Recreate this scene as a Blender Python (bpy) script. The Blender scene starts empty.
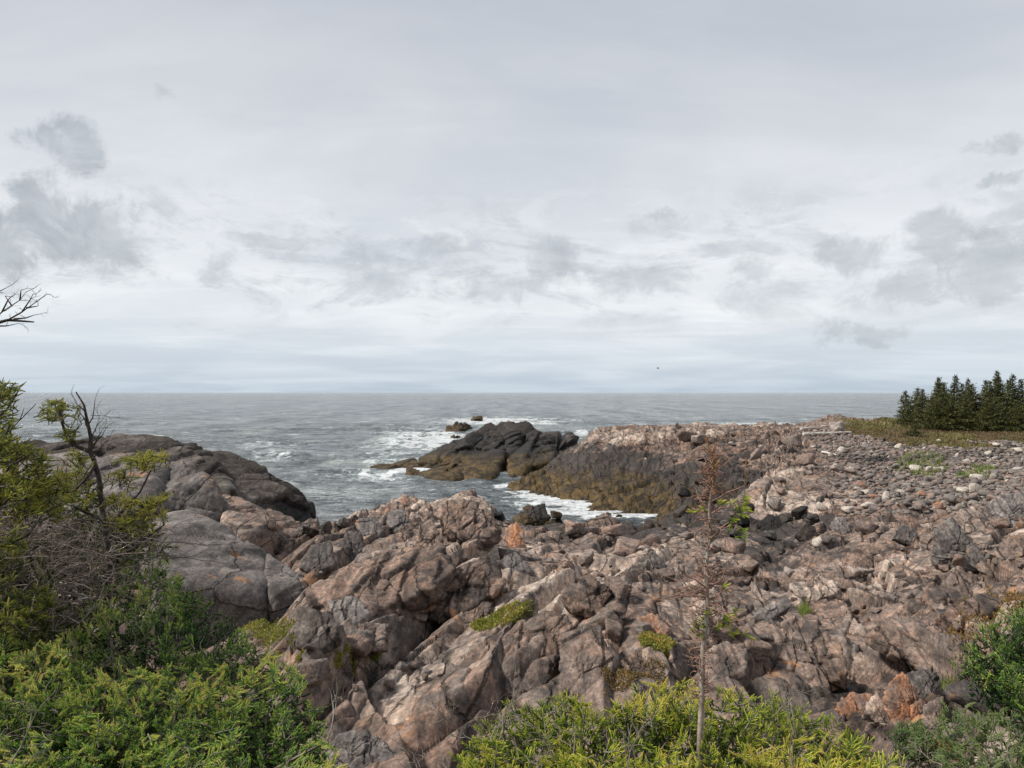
import bpy, bmesh, math, random
import numpy as np
from mathutils import Vector
random.seed(7); RNG = np.random.default_rng(7)
PI = math.pi
SC = bpy.context.scene; COL = SC.collection
F = 773.0; EYE = 7.0; PITCH = math.atan(8.5/F)

# ------------------------------------------------------------------ noise
def hsh(*ii):
    h = np.full(np.shape(ii[0]), 374761393, dtype=np.uint64)
    for k, i in enumerate(ii):
        h = (h ^ (np.asarray(i).astype(np.int64).astype(np.uint64) * np.uint64([0x9E3779B97F4A7C15, 0xC2B2AE3D27D4EB4F, 0x165667B19E3779F9, 0x27D4EB2F165667C5][k])))
        h = (h ^ (h >> np.uint64(29))) * np.uint64(0xBF58476D1CE4E5B9)
        h = h ^ (h >> np.uint64(32))
    return (h >> np.uint64(11)).astype(np.float64) / float(1 << 53)
def vn2(x, y, s=0):
    xi = np.floor(x); yi = np.floor(y); fx = x-xi; fy = y-yi
    fx = fx*fx*fx*(fx*(fx*6-15)+10); fy = fy*fy*fy*(fy*(fy*6-15)+10)
    a = hsh(xi, yi, s+0*xi); b = hsh(xi+1, yi, s+0*xi); c = hsh(xi, yi+1, s+0*xi); d = hsh(xi+1, yi+1, s+0*xi)
    return ((a*(1-fx)+b*fx)*(1-fy)+(c*(1-fx)+d*fx)*fy)*2-1
def fbm2(x, y, o=4, s=0, g=.5):
    r = 0; a = 1; t = 0
    for k in range(o):
        r = r+a*vn2(x*2**k+k*17.3, y*2**k-k*9.1, s+k); t += a; a *= g
    return r/t
def vn3(x, y, z, s=0):
    xi = np.floor(x); yi = np.floor(y); zi = np.floor(z); fx = x-xi; fy = y-yi; fz = z-zi
    fx = fx*fx*(3-2*fx); fy = fy*fy*(3-2*fy); fz = fz*fz*(3-2*fz); r = 0; so = s+0*xi
    for i in (0, 1):
        for j in (0, 1):
            for k in (0, 1):
                r = r+hsh(xi+i, yi+j, zi+k, so)*(fx if i else 1-fx)*(fy if j else 1-fy)*(fz if k else 1-fz)
    return r*2-1
def fbm3(p, f, o=4, s=0, g=.5):
    r = 0; a = 1; t = 0
    for k in range(o):
        r = r+a*vn3(p[:, 0]*f*2**k+k*7.7, p[:, 1]*f*2**k, p[:, 2]*f*2**k-k*3.1, s+k); t += a; a *= g
    return r/t
def vor2(x, y, s=0):
    """cell id hashes, offsets to the cell centre, edge distance"""
    xi = np.floor(x); yi = np.floor(y)
    F1 = np.full(x.shape, 9.); F2 = F1.copy(); cx = np.zeros_like(x); cy = cx.copy(); ia = cx.copy(); ib = cx.copy()
    for i in (-1, 0, 1):
        for j in (-1, 0, 1):
            a = xi+i; b = yi+j; px = a+.1+.8*hsh(a, b, s+0*a); py = b+.1+.8*hsh(a, b, s+1+0*a)
            d = np.hypot(px-x, py-y); m = d < F1
            F2 = np.where(m, F1, np.minimum(F2, d)); F1 = np.where(m, d, F1)
            cx = np.where(m, px, cx); cy = np.where(m, py, cy); ia = np.where(m, a, ia); ib = np.where(m, b, ib)
    return ia, ib, x-cx, y-cy, F2-F1
def vor3(p, s=0):
    x, y, z = p[:, 0], p[:, 1], p[:, 2]; xi = np.floor(x); yi = np.floor(y); zi = np.floor(z)
    F1 = np.full(x.shape, 9.); F2 = F1.copy(); r = np.zeros_like(x); dx = r.copy(); dy = r.copy(); dz = r.copy()
    for i in (-1, 0, 1):
        for j in (-1, 0, 1):
            for k in (-1, 0, 1):
                a = xi+i; b = yi+j; c = zi+k; o = 0*a
                px = a+hsh(a, b, c, s+o); py = b+hsh(a, b, c, s+1+o); pz = c+hsh(a, b, c, s+2+o)
                d = np.sqrt((px-x)**2+(py-y)**2+(pz-z)**2); m = d < F1
                F2 = np.where(m, F1, np.minimum(F2, d)); F1 = np.where(m, d, F1)
                r = np.where(m, hsh(a, b, c, s+3+o), r); dx = np.where(m, x-px, dx); dy = np.where(m, y-py, dy); dz = np.where(m, z-pz, dz)
    return r, dx, dy, dz, F2-F1
def sstep(a, b, x):
    t = np.clip((x-a)/(b-a), 0, 1); return t*t*(3-2*t)

# ------------------------------------------------------------------ camera mapping
cP, sP = math.cos(PITCH), math.sin(PITCH)
def P(u, v, d):
    """world point seen at pixel (u, v), at distance d along +Y"""
    a = (u-512)/F; b = (384-v)/F
    y = cP-sP*b; z = sP+cP*b
    k = d/y
    return np.array([a*k, d, EYE+z*k])

# ------------------------------------------------------------------ object helpers
def tag(o, label=None, cat=None, group=None, kind=None):
    if label: o['label'] = label
    if cat: o['category'] = cat
    if group: o['group'] = group
    if kind: o['kind'] = kind
    return o
def empty(name, loc, label, cat, group=None):
    o = bpy.data.objects.new(name, None); COL.objects.link(o); o.location = tuple(loc); o.empty_display_size = .2
    return tag(o, label, cat, group)
def mesh_np(name, V, polys, n, mat, parent=None, attrs=None, smooth=True, origin=None):
    """V (N,3) world coordinates; polys (M,n) faces, all with n corners"""
    V = np.asarray(V, dtype=np.float64); polys = np.asarray(polys, dtype=np.int32)
    if parent is not None: org = np.array(parent.matrix_basis.translation)
    else: org = np.zeros(3) if origin is None else np.asarray(origin, float)
    me = bpy.data.meshes.new(name)
    me.vertices.add(len(V)); me.vertices.foreach_set('co', (V-org).astype(np.float32).ravel())
    me.loops.add(polys.size); me.loops.foreach_set('vertex_index', polys.ravel())
    me.polygons.add(len(polys)); me.polygons.foreach_set('loop_start', np.arange(0, polys.size, n, dtype=np.int32))
    me.update(calc_edges=True)
    if smooth: me.polygons.foreach_set('use_smooth', np.ones(len(polys), dtype=bool))
    for k, a in (attrs or {}).items():
        at = me.attributes.new(k, 'FLOAT', 'POINT'); at.data.foreach_set('value', np.asarray(a, dtype=np.float32))
    me.materials.append(mat)
    o = bpy.data.objects.new(name, me); COL.objects.link(o)
    if parent is not None: o.parent = parent
    else: o.location = tuple(org)
    return o
def grid_faces(nr, nc):
    i = np.arange(nr-1)[:, None]*nc+np.arange(nc-1)[None, :]
    return np.stack([i, i+1, i+nc+1, i+nc], -1).reshape(-1, 4)

# ------------------------------------------------------------------ node helpers
class NT:
    def __init__(s, name):
        s.m = bpy.data.materials.new(name); s.m.use_nodes = True; s.t = s.m.node_tree; s.t.nodes.clear(); s.l = s.t.links
    def n(s, typ, **kw):
        nd = s.t.nodes.new(typ)
        for k, v in kw.items():
            if k.startswith('i_'):
                key = k[2:]; key = int(key) if key.isdigit() else key.replace('_', ' ')
                s.put(nd.inputs[key], v)
            else: setattr(nd, k, v)
        return nd
    def put(s, sock, v):
        if isinstance(v, bpy.types.NodeSocket): s.l.new(v, sock)
        elif isinstance(v, bpy.types.Node): s.l.new(v.outputs[0], sock)
        elif isinstance(v, tuple) and len(v) == 3 and sock.type == 'RGBA': sock.default_value = (*v, 1)
        else: sock.default_value = v
    def mix(s, f, a, b, mode='MIX'):
        nd = s.t.nodes.new('ShaderNodeMix'); nd.data_type = 'RGBA'; nd.blend_type = mode
        s.put(nd.inputs[0], f); s.put(nd.inputs[6], a); s.put(nd.inputs[7], b); return nd.outputs[2]
    def math(s, op, a, b=None, c=None, clamp=False):
        nd = s.t.nodes.new('ShaderNodeMath'); nd.operation = op; nd.use_clamp = clamp; s.put(nd.inputs[0], a)
        if b is not None: s.put(nd.inputs[1], b)
        if c is not None: s.put(nd.inputs[2], c)
        return nd.outputs[0]
    def rng(s, x, a, b, c=0., d=1., smooth=False):
        nd = s.t.nodes.new('ShaderNodeMapRange'); nd.interpolation_type = 'SMOOTHSTEP' if smooth else 'LINEAR'
        s.put(nd.inputs[0], x)
        for k, v in zip((1, 2, 3, 4), (a, b, c, d)): s.put(nd.inputs[k], v)
        return nd.outputs[0]
    def noise(s, vec, scale, detail=4, rough=.5, dist=0.):
        nd = s.n('ShaderNodeTexNoise'); s.put(nd.inputs['Vector'], vec); nd.inputs['Scale'].default_value = scale
        nd.inputs['Detail'].default_value = detail; nd.inputs['Roughness'].default_value = rough; nd.inputs['Distortion'].default_value = dist
        return nd.outputs[0]
    def map(s, vec, scale=(1, 1, 1), rot=(0, 0, 0), loc=(0, 0, 0)):
        nd = s.n('ShaderNodeMapping'); s.put(nd.inputs[0], vec); nd.inputs[1].default_value = loc; nd.inputs[2].default_value = rot; nd.inputs[3].default_value = scale
        return nd.outputs[0]
    def ramp(s, f, stops):
        nd = s.n('ShaderNodeValToRGB'); s.put(nd.inputs[0], f); e = nd.color_ramp.elements
        while len(e) < len(stops): e.new(.5)
        for q, (p, c) in zip(e, stops): q.position = p; q.color = (*c, 1)
        return nd.outputs[0]
    def attr(s, name): return s.n('ShaderNodeAttribute', attribute_name=name).outputs['Fac']
    def bump(s, h, dist, strength=1., normal=None):
        nd = s.n('ShaderNodeBump'); nd.inputs['Strength'].default_value = strength; nd.inputs['Distance'].default_value = dist
        s.put(nd.inputs['Height'], h)
        if normal is not None: s.put(nd.inputs['Normal'], normal)
        return nd.outputs[0]
    def out(s, col, rough=.8, normal=None, spec=.5, **kw):
        b = s.n('ShaderNodeBsdfPrincipled'); s.put(b.inputs['Base Color'], col); s.put(b.inputs['Roughness'], rough)
        s.put(b.inputs['Specular IOR Level'], spec)
        if normal is not None: s.put(b.inputs['Normal'], normal)
        for k, v in kw.items(): s.put(b.inputs[k.replace('_', ' ')], v)
        o = s.n('ShaderNodeOutputMaterial'); s.l.new(b.outputs[0], o.inputs[0]); return s.m

def rock_mat(name, kind='bed'):
    """kind: bed (pinkish fractured bedrock, wet and weedy near the sea), loose (the same as single stones), grey, dark, pale, rust"""
    T = NT(name)
    pos = T.n('ShaderNodeNewGeometry').outputs['Position']
    tc = pos if kind in ('bed', 'grey', 'dark') else T.n('ShaderNodeTexCoord').outputs['Object']
    n1 = T.noise(tc, .55, 3, .6, .3); n2 = T.noise(tc, 2.6, 5, .65, .2); n3 = T.noise(tc, 16, 6, .72)
    tone = T.attr('tone')
    n5 = T.noise(T.map(tc, (5, .9, 4), (.45, .3, .12)), 1.3, 5, .65, .7)      # foliation along the strike of the beds
    if kind == 'bed':
        base = T.ramp(tone, [(0., (.050, .038, .032)), (.20, (.225, .155, .120)), (.36, (.095, .080, .070)), (.52, (.31, .215, .166)), (.68, (.145, .125, .112)), (.86, (.38, .295, .238)), (1., (.46, .39, .33))])
    elif kind == 'grey':
        base = T.ramp(tone, [(0., (.060, .054, .051)), (.5, (.130, .119, .113)), (1., (.235, .215, .203))])
    elif kind == 'dark':
        base = T.ramp(tone, [(0., (.016, .014, .013)), (.45, (.042, .035, .030)), (.75, (.085, .072, .062)), (1., (.19, .17, .155))])
    elif kind == 'pale':
        base = T.mix(n2, (.60, .56, .50), (.42, .38, .33))
    elif kind == 'rust':
        base = T.mix(T.rng(n2, .42, .58), (.40, .20, .11), (.24, .19, .165))
    elif kind == 'cobble':
        k = T.math('FRACT', T.math('ADD', T.n('ShaderNodeObjectInfo').outputs['Random'], T.math('MULTIPLY', tone, 7.31)))
        base = T.ramp(k, [(0., (.075, .067, .063)), (.25, (.18, .155, .14)), (.42, (.28, .205, .165)), (.55, (.13, .12, .115)), (.75, (.24, .21, .19)), (.88, (.17, .145, .125)), (1., (.44, .40, .35))])
    elif kind == 'loose':
        rnd = T.n('ShaderNodeObjectInfo').outputs['Random']
        k = T.math('FRACT', T.math('ADD', rnd, T.math('MULTIPLY', tone, 7.31)))
        base = T.ramp(k, [(0., (.12, .10, .092)), (.3, (.33, .235, .19)), (.5, (.22, .195, .178)), (.72, (.33, .245, .195)), (.9, (.31, .28, .255)), (1., (.43, .38, .345))])
    if kind in ('bed', 'loose'):
        base = T.mix(T.rng(n1, .45, .62, 0, .45, True), base, (.23, .20, .18))
        base = T.mix(T.rng(n2, .54, .68, 0, .55, True), base, (.38, .255, .19))
    elif kind in ('grey', 'dark'):
        base = T.mix(T.rng(n2, .55, .70, 0, .35 if kind == 'grey' else .25, True), base, (.25, .185, .14))
    base = T.mix(1., base, T.mix(T.rng(n5, .34, .66), (.48, .46, .46) if kind != 'cobble' else (.85, .85, .85), (1.36, 1.33, 1.30) if kind != 'cobble' else (1.1, 1.1, 1.1)), 'MULTIPLY')
    base = T.mix(1., base, T.mix(T.rng(n3, .33, .68), (.52, .51, .51), (1.42, 1.40, 1.38)), 'MULTIPLY')
    if kind in ('bed', 'grey', 'loose'):
        # pale crustose lichen, rust-coloured staining, dark noise patches
        nr = T.noise(T.map(tc, loc=(31, 7, 3)), 1.2, 5, .72, .4); base = T.mix(T.rng(nr, .60, .69, 0, .8, True), base, (.40, .20, .09))
        base = T.mix(T.rng(nr, .44, .36, 0, .75, True), base, (.050, .044, .042))
        base = T.mix(T.rng(n2, .46, .36, 0, .6, True), base, (.070, .060, .056))
    rough = .78
    if kind != 'pale' and kind != 'rust':
        # tidal zones by height above the water: black wet band, brown-ochre weed below it
        z = T.n('ShaderNodeSeparateXYZ', i_0=pos).outputs[2]
        ex = T.rng(T.n('ShaderNodeSeparateXYZ', i_0=pos).outputs[1], 40, 45, 0, 1.45)
        zz = T.math('SUBTRACT', T.math('ADD', z, T.math('MULTIPLY', T.math('SUBTRACT', T.noise(T.map(pos, (.5, 1, 1.6)), .45, 6, .78), .5), 7.0)), ex)
        wet = T.rng(zz, 1.1, 2.0, 1, 0, True)
        base = T.mix(T.math('MULTIPLY', wet, .86), base, (.022, .020, .019))
        weed = T.rng(T.math('ADD', T.math('ADD', z, T.math('MULTIPLY', T.math('SUBTRACT', 1., ex), .7)), T.math('MULTIPLY', T.math('SUBTRACT', T.math('ADD', T.math('MULTIPLY', n2, .5), T.math('MULTIPLY', n1, .5)), .5), 5.0)), .5, 1.5, 1, 0, True)
        base = T.mix(T.math('MULTIPLY', weed, .92), base, T.mix(T.rng(T.noise(pos, 1.1, 6, .78), .42, .60, 0, 1, True), (.026, .018, .009), (.115, .074, .024)))
        rough = T.rng(wet, 0, 1, .85, .65)
    h = T.math('ADD', T.math('MULTIPLY', n3, .55), T.math('MULTIPLY', n5, .5)); h = T.math('ADD', h, T.math('MULTIPLY', n2, .7))
    if kind in ('bed', 'grey', 'dark'):
        # open joints and bedding cracks, their inner shade painted in as dark lines
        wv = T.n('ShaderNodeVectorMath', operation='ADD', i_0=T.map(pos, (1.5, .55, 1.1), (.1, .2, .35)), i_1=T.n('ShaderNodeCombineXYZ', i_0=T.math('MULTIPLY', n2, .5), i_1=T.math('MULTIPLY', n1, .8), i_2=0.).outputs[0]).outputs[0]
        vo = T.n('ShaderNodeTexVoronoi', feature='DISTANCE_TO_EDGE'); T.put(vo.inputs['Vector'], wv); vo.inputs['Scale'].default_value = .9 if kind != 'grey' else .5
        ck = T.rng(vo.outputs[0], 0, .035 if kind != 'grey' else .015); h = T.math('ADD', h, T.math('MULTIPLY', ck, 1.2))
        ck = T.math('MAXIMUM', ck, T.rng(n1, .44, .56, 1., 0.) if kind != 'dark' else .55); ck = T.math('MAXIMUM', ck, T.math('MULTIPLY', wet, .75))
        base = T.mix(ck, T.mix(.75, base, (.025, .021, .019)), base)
    return T.out(base, rough, T.bump(h, .042 if kind in ('bed', 'loose') else .03, 1.), .25)
# ------------------------------------------------------------------ terrain
def Z(d, v): return EYE-(v-392.5)*d/F
# profiles of the shore: for a bearing (as a pixel column of the photo) the ground height at distances d
PROF = {
 -700: [(1, 5.4), (5, 5.2), (10, 5.0), (16, 4.6), (24, 3.6), (32, 1.5), (38, -2), (140, -6)],
 0: [(1, 5.4), (3, 5.2), (5, 5.0), (9, 4.6), (14, 4.0), (20, 3.4), (28, 2.2), (34, .6), (38, -2), (140, -6)],
 200: [(1, 5.4), (3, 5.1), (4.6, 4.8), (6.5, 4.0), (9, 3.3), (13, 2.6), (20, 1.9), (28, 1.3), (35, .4), (39, -1.5), (140, -6)],
 265: [(1, 5.4), (3, 5.0), (4.2, 4.6), (6, 3.8), (8, 3.3), (10, 3.0), (13, 2.7), (16, 2.3), (20, 1.8), (28, 1.3), (34, .7), (38, -1), (140, -6)],
 320: [(1, 5.4), (3, 5.0), (4, 4.5), (5, 4.05), (6, 3.7), (7, 3.55), (8.5, 3.62), (11, 3.55), (14, 3.15), (18, 2.8), (24, 2.3), (30, 1.75), (34, 1.3), (37, .3), (40, -1.4), (140, -6)],
 400: [(1, 5.4), (3, 5.0), (4, 4.5), (5, 4.05), (6, 3.7), (7, 3.5), (8.5, 3.6), (11, 3.45), (14, 3.15), (18, 2.85), (24, 2.5), (30, 2.1), (35, 1.7), (38, .9), (41, -1.4), (140, -6)],
 480: [(1, 5.4), (3, 5.0), (4, 4.5), (5, 4.05), (6, 3.65), (7, 3.5), (8.5, 3.6), (11, 3.65), (14, 3.4), (18, 3.1), (24, 2.5), (30, 1.9), (35, 2.1), (37, 1.9), (40, .3), (42, -1.4), (140, -6)],
 510: [(1, 5.4), (3, 5.0), (4, 4.5), (5, 4.05), (6, 3.65), (7, 3.5), (9, 3.7), (11.5, 3.75), (14, 3.35), (18, 2.9), (24, 2.3), (30, 1.6), (36, 1.0), (39, .1), (42, -1.4), (54, -.9), (56, .35), (59, .2), (63, -1.2), (140, -6)],
 535: [(1, 5.4), (3, 5.0), (4, 4.5), (5, 4.05), (6, 3.65), (7, 3.5), (9, 3.7), (11.5, 3.8), (14, 3.35), (18, 2.8), (24, 2.2), (30, 1.5), (36, .8), (39, .1), (43, -.9), (51, -.9), (53.5, .3), (58, 1.1), (61, 1.0), (65, -.9), (76, -1.5), (140, -6)],
 560: [(1, 5.4), (3, 5.0), (4, 4.5), (5, 4.05), (6, 3.65), (7, 3.5), (9, 3.7), (11.5, 3.85), (14, 3.35), (18, 2.8), (24, 2.1), (30, 1.4), (36, .7), (39.5, .1), (43, -.9), (49, -.9), (50.5, .2), (54, 1.1), (58, 1.9), (62, 2.3), (66, 1.0), (72, -1), (140, -6)],
 600: [(1, 5.4), (3, 5.0), (4, 4.5), (5, 4.05), (6, 3.65), (7, 3.5), (9, 3.7), (11.5, 3.9), (14, 3.3), (18, 2.7), (24, 2.1), (30, 1.4), (36, .65), (39.5, .2), (42, -.7), (46, -.7), (47.5, .2), (51, 1.2), (55, 2.7), (60, 4.2), (70, 3.8), (80, -1), (140, -6)],
 640: [(1, 5.4), (3, 5.0), (4, 4.5), (5, 4.05), (6, 3.65), (7, 3.5), (9, 3.7), (11.5, 3.9), (14, 3.3), (18, 2.7), (24, 2.1), (30, 1.4), (36, .65), (39.5, .25), (41.5, -.6), (44.5, -.6), (46.5, .6), (49, 1.3), (52, 2.6), (56, 4.0), (61, 4.42), (70, 4.2), (80, 0), (90, -2), (140, -6)],
 710: [(1, 5.4), (3, 5.0), (4, 4.6), (5, 4.2), (6, 3.8), (7, 3.5), (9, 3.4), (12, 3.25), (16, 2.9), (22, 2.2), (28, 1.6), (34, 1.1), (39, .6), (41.5, .3), (44, 1.3), (48, 2.8), (53, 4.0), (59, 4.50), (70, 4.2), (82, 0), (92, -2), (140, -6)],
 780: [(1, 5.4), (3, 5.0), (4, 4.6), (5, 4.2), (6, 3.8), (7, 3.5), (9, 3.4), (12, 3.15), (16, 2.75), (22, 2.1), (27, 1.6), (31, 1.0), (36, 1.0), (39, 2.2), (44, 3.0), (52, 3.9), (60, 4.3), (68, 4.45), (80, 3.6), (92, -1), (140, -6)],
 840: [(1, 5.4), (3, 5.0), (4, 4.7), (5, 4.3), (6, 3.9), (7, 3.6), (9, 3.4), (12, 3.05), (16, 2.75), (22, 2.25), (28, 1.9), (33, 2.0), (40, 2.6), (50, 3.5), (58, 4.05), (66, 4.6), (74, 5.1), (82, 4.0), (96, -1), (140, -6)],
 900: [(1, 5.4), (3, 4.95), (4.5, 4.35), (6, 3.9), (7.5, 3.75), (9.5, 3.45), (12, 3.15), (16, 2.9), (24, 2.4), (32, 2.3), (40, 2.5), (50, 3.3), (58, 3.9), (64, 4.2), (72, 4.5), (80, 4.0), (98, -1), (140, -6)],
 960: [(1, 5.4), (3, 4.95), (4.5, 4.4), (6, 4.0), (7.5, 3.8), (9.5, 3.6), (12, 3.3), (16, 3.0), (24, 2.5), (32, 2.5), (40, 2.8), (50, 3.5), (56, 3.9), (64, 4.0), (74, 4.2), (90, 3.0), (108, -1), (140, -6)],
 1040: [(1, 5.4), (3, 5.0), (4.5, 4.5), (6, 4.2), (7.5, 4.1), (9.5, 3.8), (12, 3.45), (16, 3.1), (24, 2.7), (32, 2.8), (40, 3.0), (50, 3.6), (58, 4.0), (64, 4.0), (80, 4.0), (110, 3.5), (140, 3.0)],
 1700: [(1, 5.4), (5, 5.2), (10, 4.6), (16, 4.2), (30, 3.9), (60, 4.1), (140, 4.5)],
}
PU = np.array(sorted(PROF), float)
def base_z(x, y):
    y = np.maximum(y, .5); u = 512+x/y*F
    u = np.clip(u, PU[0], PU[-1]); k = np.clip(np.searchsorted(PU, u, side='right')-1, 0, len(PU)-2)
    t = (u-PU[k])/(PU[k+1]-PU[k]); t = t*t*(3-2*t)*.6+t*.4
    allz = np.stack([np.interp(y, [a for a, _ in PROF[int(c)]], [b for _, b in PROF[int(c)]]) for c in PU])
    idx = np.arange(x.size)
    return (allz.reshape(len(PU), -1)[k.ravel(), idx]*(1-t.ravel())+allz.reshape(len(PU), -1)[k.ravel()+1, idx]*t.ravel()).reshape(x.shape)
def smooth_mask(x, y):
    """1 on bare rock, low on the cobble beach, the turf and under the bushes"""
    u = 512+x/np.maximum(y, .5)*F
    turf = turf_mask(x, y)
    beach = sstep(770, 850, u-(y-36)*-1.2)*sstep(30, 36, y+fbm2(x*.2, y*.2, 3, 91)*4)*(1-sstep(64, 68, y)*(u < 880))
    bank = 1-sstep(5.2, 7.0, y+sstep(330, 200, u)*-1.5)
    return np.clip(1-.82*beach-.75*bank, .12, 1)*(1-.8*turf)
def turf_mask(x, y):
    u = 512+x/np.maximum(y, .5)*F; n = fbm2(x*.18, y*.12, 4, 55)
    return sstep(800, 880, u+n*90)*sstep(52.5, 56, y+n*6+sstep(900, 1024, u)*6)*(1-sstep(885, 865, u)*sstep(68, 71, y+n*3))
BL = [(5.2, .30, 2.3, 11), (2.1, .21, 2.1, 23), (.85, .115, 1.8, 37), (.33, .042, 1.6, 51), (.13, .011, 1.4, 67)]
def terrain(x, y, want_tone=False):
    x = np.asarray(x, float); y = np.asarray(y, float)
    wx = fbm2(x*.22, y*.16, 3, 5)*1.0; wy = fbm2(x*.22+40, y*.16, 3, 6)*1.6
    far = sstep(14, 34, y); z = base_z(x+wx*far, y+wy*far*.8)
    rk = smooth_mask(x, y); sm = np.maximum(.35+.65*sstep(-.28, .22, fbm2(x*.16+3, y*.11, 3, 401)), sstep(41, 46, y)*1.15); tone = np.zeros_like(x); det = np.zeros_like(x)
    for L, A, st, s in BL:
        n1 = fbm2(x/L*.8, y/L*.5, 2, s+2); n2 = fbm2(x/L*.8+9, y/L*.5, 2, s+3)
        ang = .10+.35*fbm2(x*.05, y*.05, 2, s+4)+1.15*sstep(41, 47, y)*sstep(900, 760, 512+x/np.maximum(y, .5)*F)
        ca, sa = np.cos(ang), np.sin(ang)
        a = (x*ca-y*sa)/L+n1*.12; b = (x*sa+y*ca)/(L*st)+n2*.12
        ia, ib, da, db, e = vor2(a, b, s)
        r1 = hsh(ia, ib, s+5+0*ia); r2 = hsh(ia, ib, s+6+0*ia); r3 = hsh(ia, ib, s+7+0*ia); r4 = hsh(ia, ib, s+8+0*ia)
        dip = np.where(r2 < .74, 1., -.9)+(r4-.5)*.7
        h = A*(1.0+(r1-.5)*1.2+da*dip*1.35+db*(r3-.55)*1.8)
        w = .03+.07*r4
        if L < 1.5: h = h*sm
        det = det+h*(.1+.9*np.clip(e/w, 0, 1)**.75)-A*.75-(A*.35*np.exp(-(e/.03)**2) if L in (.85, 2.1) else 0)
        if want_tone: tone = tone+(r1+r3-1)*{5.2: .25, 2.1: .5, .85: .5, .33: .3, .13: .12}[L]
    # thin parallel beds: a sawtooth across the strike, patchy
    ang = .16+.35*fbm2(x*.05, y*.05, 2, 15)+1.15*sstep(41, 47, y)*sstep(900, 760, 512+x/np.maximum(y, .5)*F)
    ax = x*np.cos(ang)-y*np.sin(ang)
    for per, am, s in ((1.5, .17, 301), (.55, .075, 311), (.19, .026, 321)):
        t = ax/per+fbm2(x*.35/per**.5, y*.14/per**.5, 3, s)*1.3; k = np.floor(t); f = t-k; r = hsh(k, np.floor(y*.28/per+hsh(k, s+1+0*k)*9), s+2+0*k)
        saw = np.where(f < .90, f/.90, (1-f)/.10)
        msk = sstep(-.15, .25, fbm2(x*.30, y*.22, 2, s+5)) *sm if per < 1.2 else 1.
        det = det+am*(1+1.7*sstep(42, 48, y))*(.35+r)*(saw-.5)*msk
        if want_tone: tone = tone+(r-.5)*.34*msk
    det = np.where(y > 42, det*(1-.1*sstep(42, 50, y)), det)-.42*sstep(46, 54, y)-.35*sstep(60, 70, y)
    det = det*(1-.5*sstep(62, 68, y))
    det = det+fbm2(x*1.3, y*1.3, 5, 81)*.035-np.abs(fbm2(x*.35, y*.2, 3, 83))*.2+.05
    z = z+det*rk*(1-.35*sstep(9, 6, y))*(1-.9*sstep(84, 92, y))+fbm2(x*.8, y*.8, 4, 85)*.05
    if want_tone: return z, np.clip(.5+tone*.8, 0, 1)
    return z
def hit(u, v, d0=5.5, d1=98, n=700):
    d = d0*(d1/d0)**(np.arange(n)/(n-1)); q = np.stack([P(u, v, k) for k in (1.,)]); a, c = q[0][0], q[0][2]-EYE
    z = EYE+c*d; t = terrain(a*d, d); m = np.nonzero(z < t)[0]
    if not len(m): return None
    j = m[0]; d2 = np.linspace(d[max(j-1, 0)], d[j], 12); t2 = terrain(a*d2, d2); m2 = np.nonzero(EYE+c*d2 < t2)[0]; i = m2[0] if len(m2) else 11
    return np.array([a*d2[i], d2[i], t2[i]])

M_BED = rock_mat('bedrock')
def shore():
    t = np.concatenate([np.linspace(-1.15, -.69, 50, endpoint=False), np.linspace(-.69, .69, 900), np.linspace(.69, 1.5, 80)[1:]])
    d = [1.0]
    while d[-1] < 6: d.append(d[-1]*1.012)
    while d[-1] < 98: d.append(d[-1]*1.0037)
    while d[-1] < 140: d.append(d[-1]*1.02)
    d = np.array(d); X = t[None, :]*d[:, None]; Y = np.repeat(d[:, None], len(t), 1)
    Zz, tone = terrain(X, Y, True); turf = np.maximum(turf_mask(X, Y), 1-sstep(5.2, 6.6, Y+fbm2(X*1.2, Y*1.2, 4, 71)*1.2+sstep(330, 200, 512+X/Y*F)*-2.))
    V = np.stack([X, Y, Zz], -1).reshape(-1, 3)
    # material: bedrock + turf
    T = NT('shore_ground')
    o = mesh_np('terrain', V, grid_faces(len(d), len(t)), 4, M_SHORE, None, {'tone': tone.ravel(), 'turf': turf.ravel()})
    tag(o, kind='structure'); o['label'] = 'fractured pinkish grey bedrock shore with a low turf headland'
def shore_material():
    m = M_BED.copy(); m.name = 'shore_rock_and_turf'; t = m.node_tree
    out = [n for n in t.nodes if n.type == 'OUTPUT_MATERIAL'][0]; b = [n for n in t.nodes if n.type == 'BSDF_PRINCIPLED'][0]
    T = NT.__new__(NT); T.m = m; T.t = t; T.l = t.links
    pos = T.n('ShaderNodeNewGeometry').outputs['Position']
    g = T.ramp(T.noise(pos, .35, 6, .7), [(.3, (.12, .085, .05)), (.45, (.10, .095, .035)), (.56, (.17, .12, .07)), (.7, (.12, .13, .04))])
    g = T.mix(T.rng(T.noise(pos, 4, 5, .7), .3, .7), T.mix(1., g, (.6, .6, .6), 'MULTIPLY'), T.mix(1., g, (1.3, 1.3, 1.2), 'MULTIPLY'))
    d = T.n('ShaderNodeBsdfPrincipled'); T.put(d.inputs['Base Color'], g); d.inputs['Roughness'].default_value = .95; d.inputs['Specular IOR Level'].default_value = .1
    T.put(d.inputs['Normal'], T.bump(T.noise(pos, 9, 5, .8), .15))
    mx = T.n('ShaderNodeMixShader'); T.put(mx.inputs[0], T.rng(T.math('ADD', T.attr('turf'), T.math('MULTIPLY', T.math('SUBTRACT', T.noise(pos, 2, 5, .7), .5), .8)), .35, .6, 0, 1))
    T.l.new(b.outputs[0], mx.inputs[1]); T.l.new(d.outputs[0], mx.inputs[2]); T.l.new(mx.outputs[0], out.inputs[0])
    return m
M_SHORE = shore_material()
shore()
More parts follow.
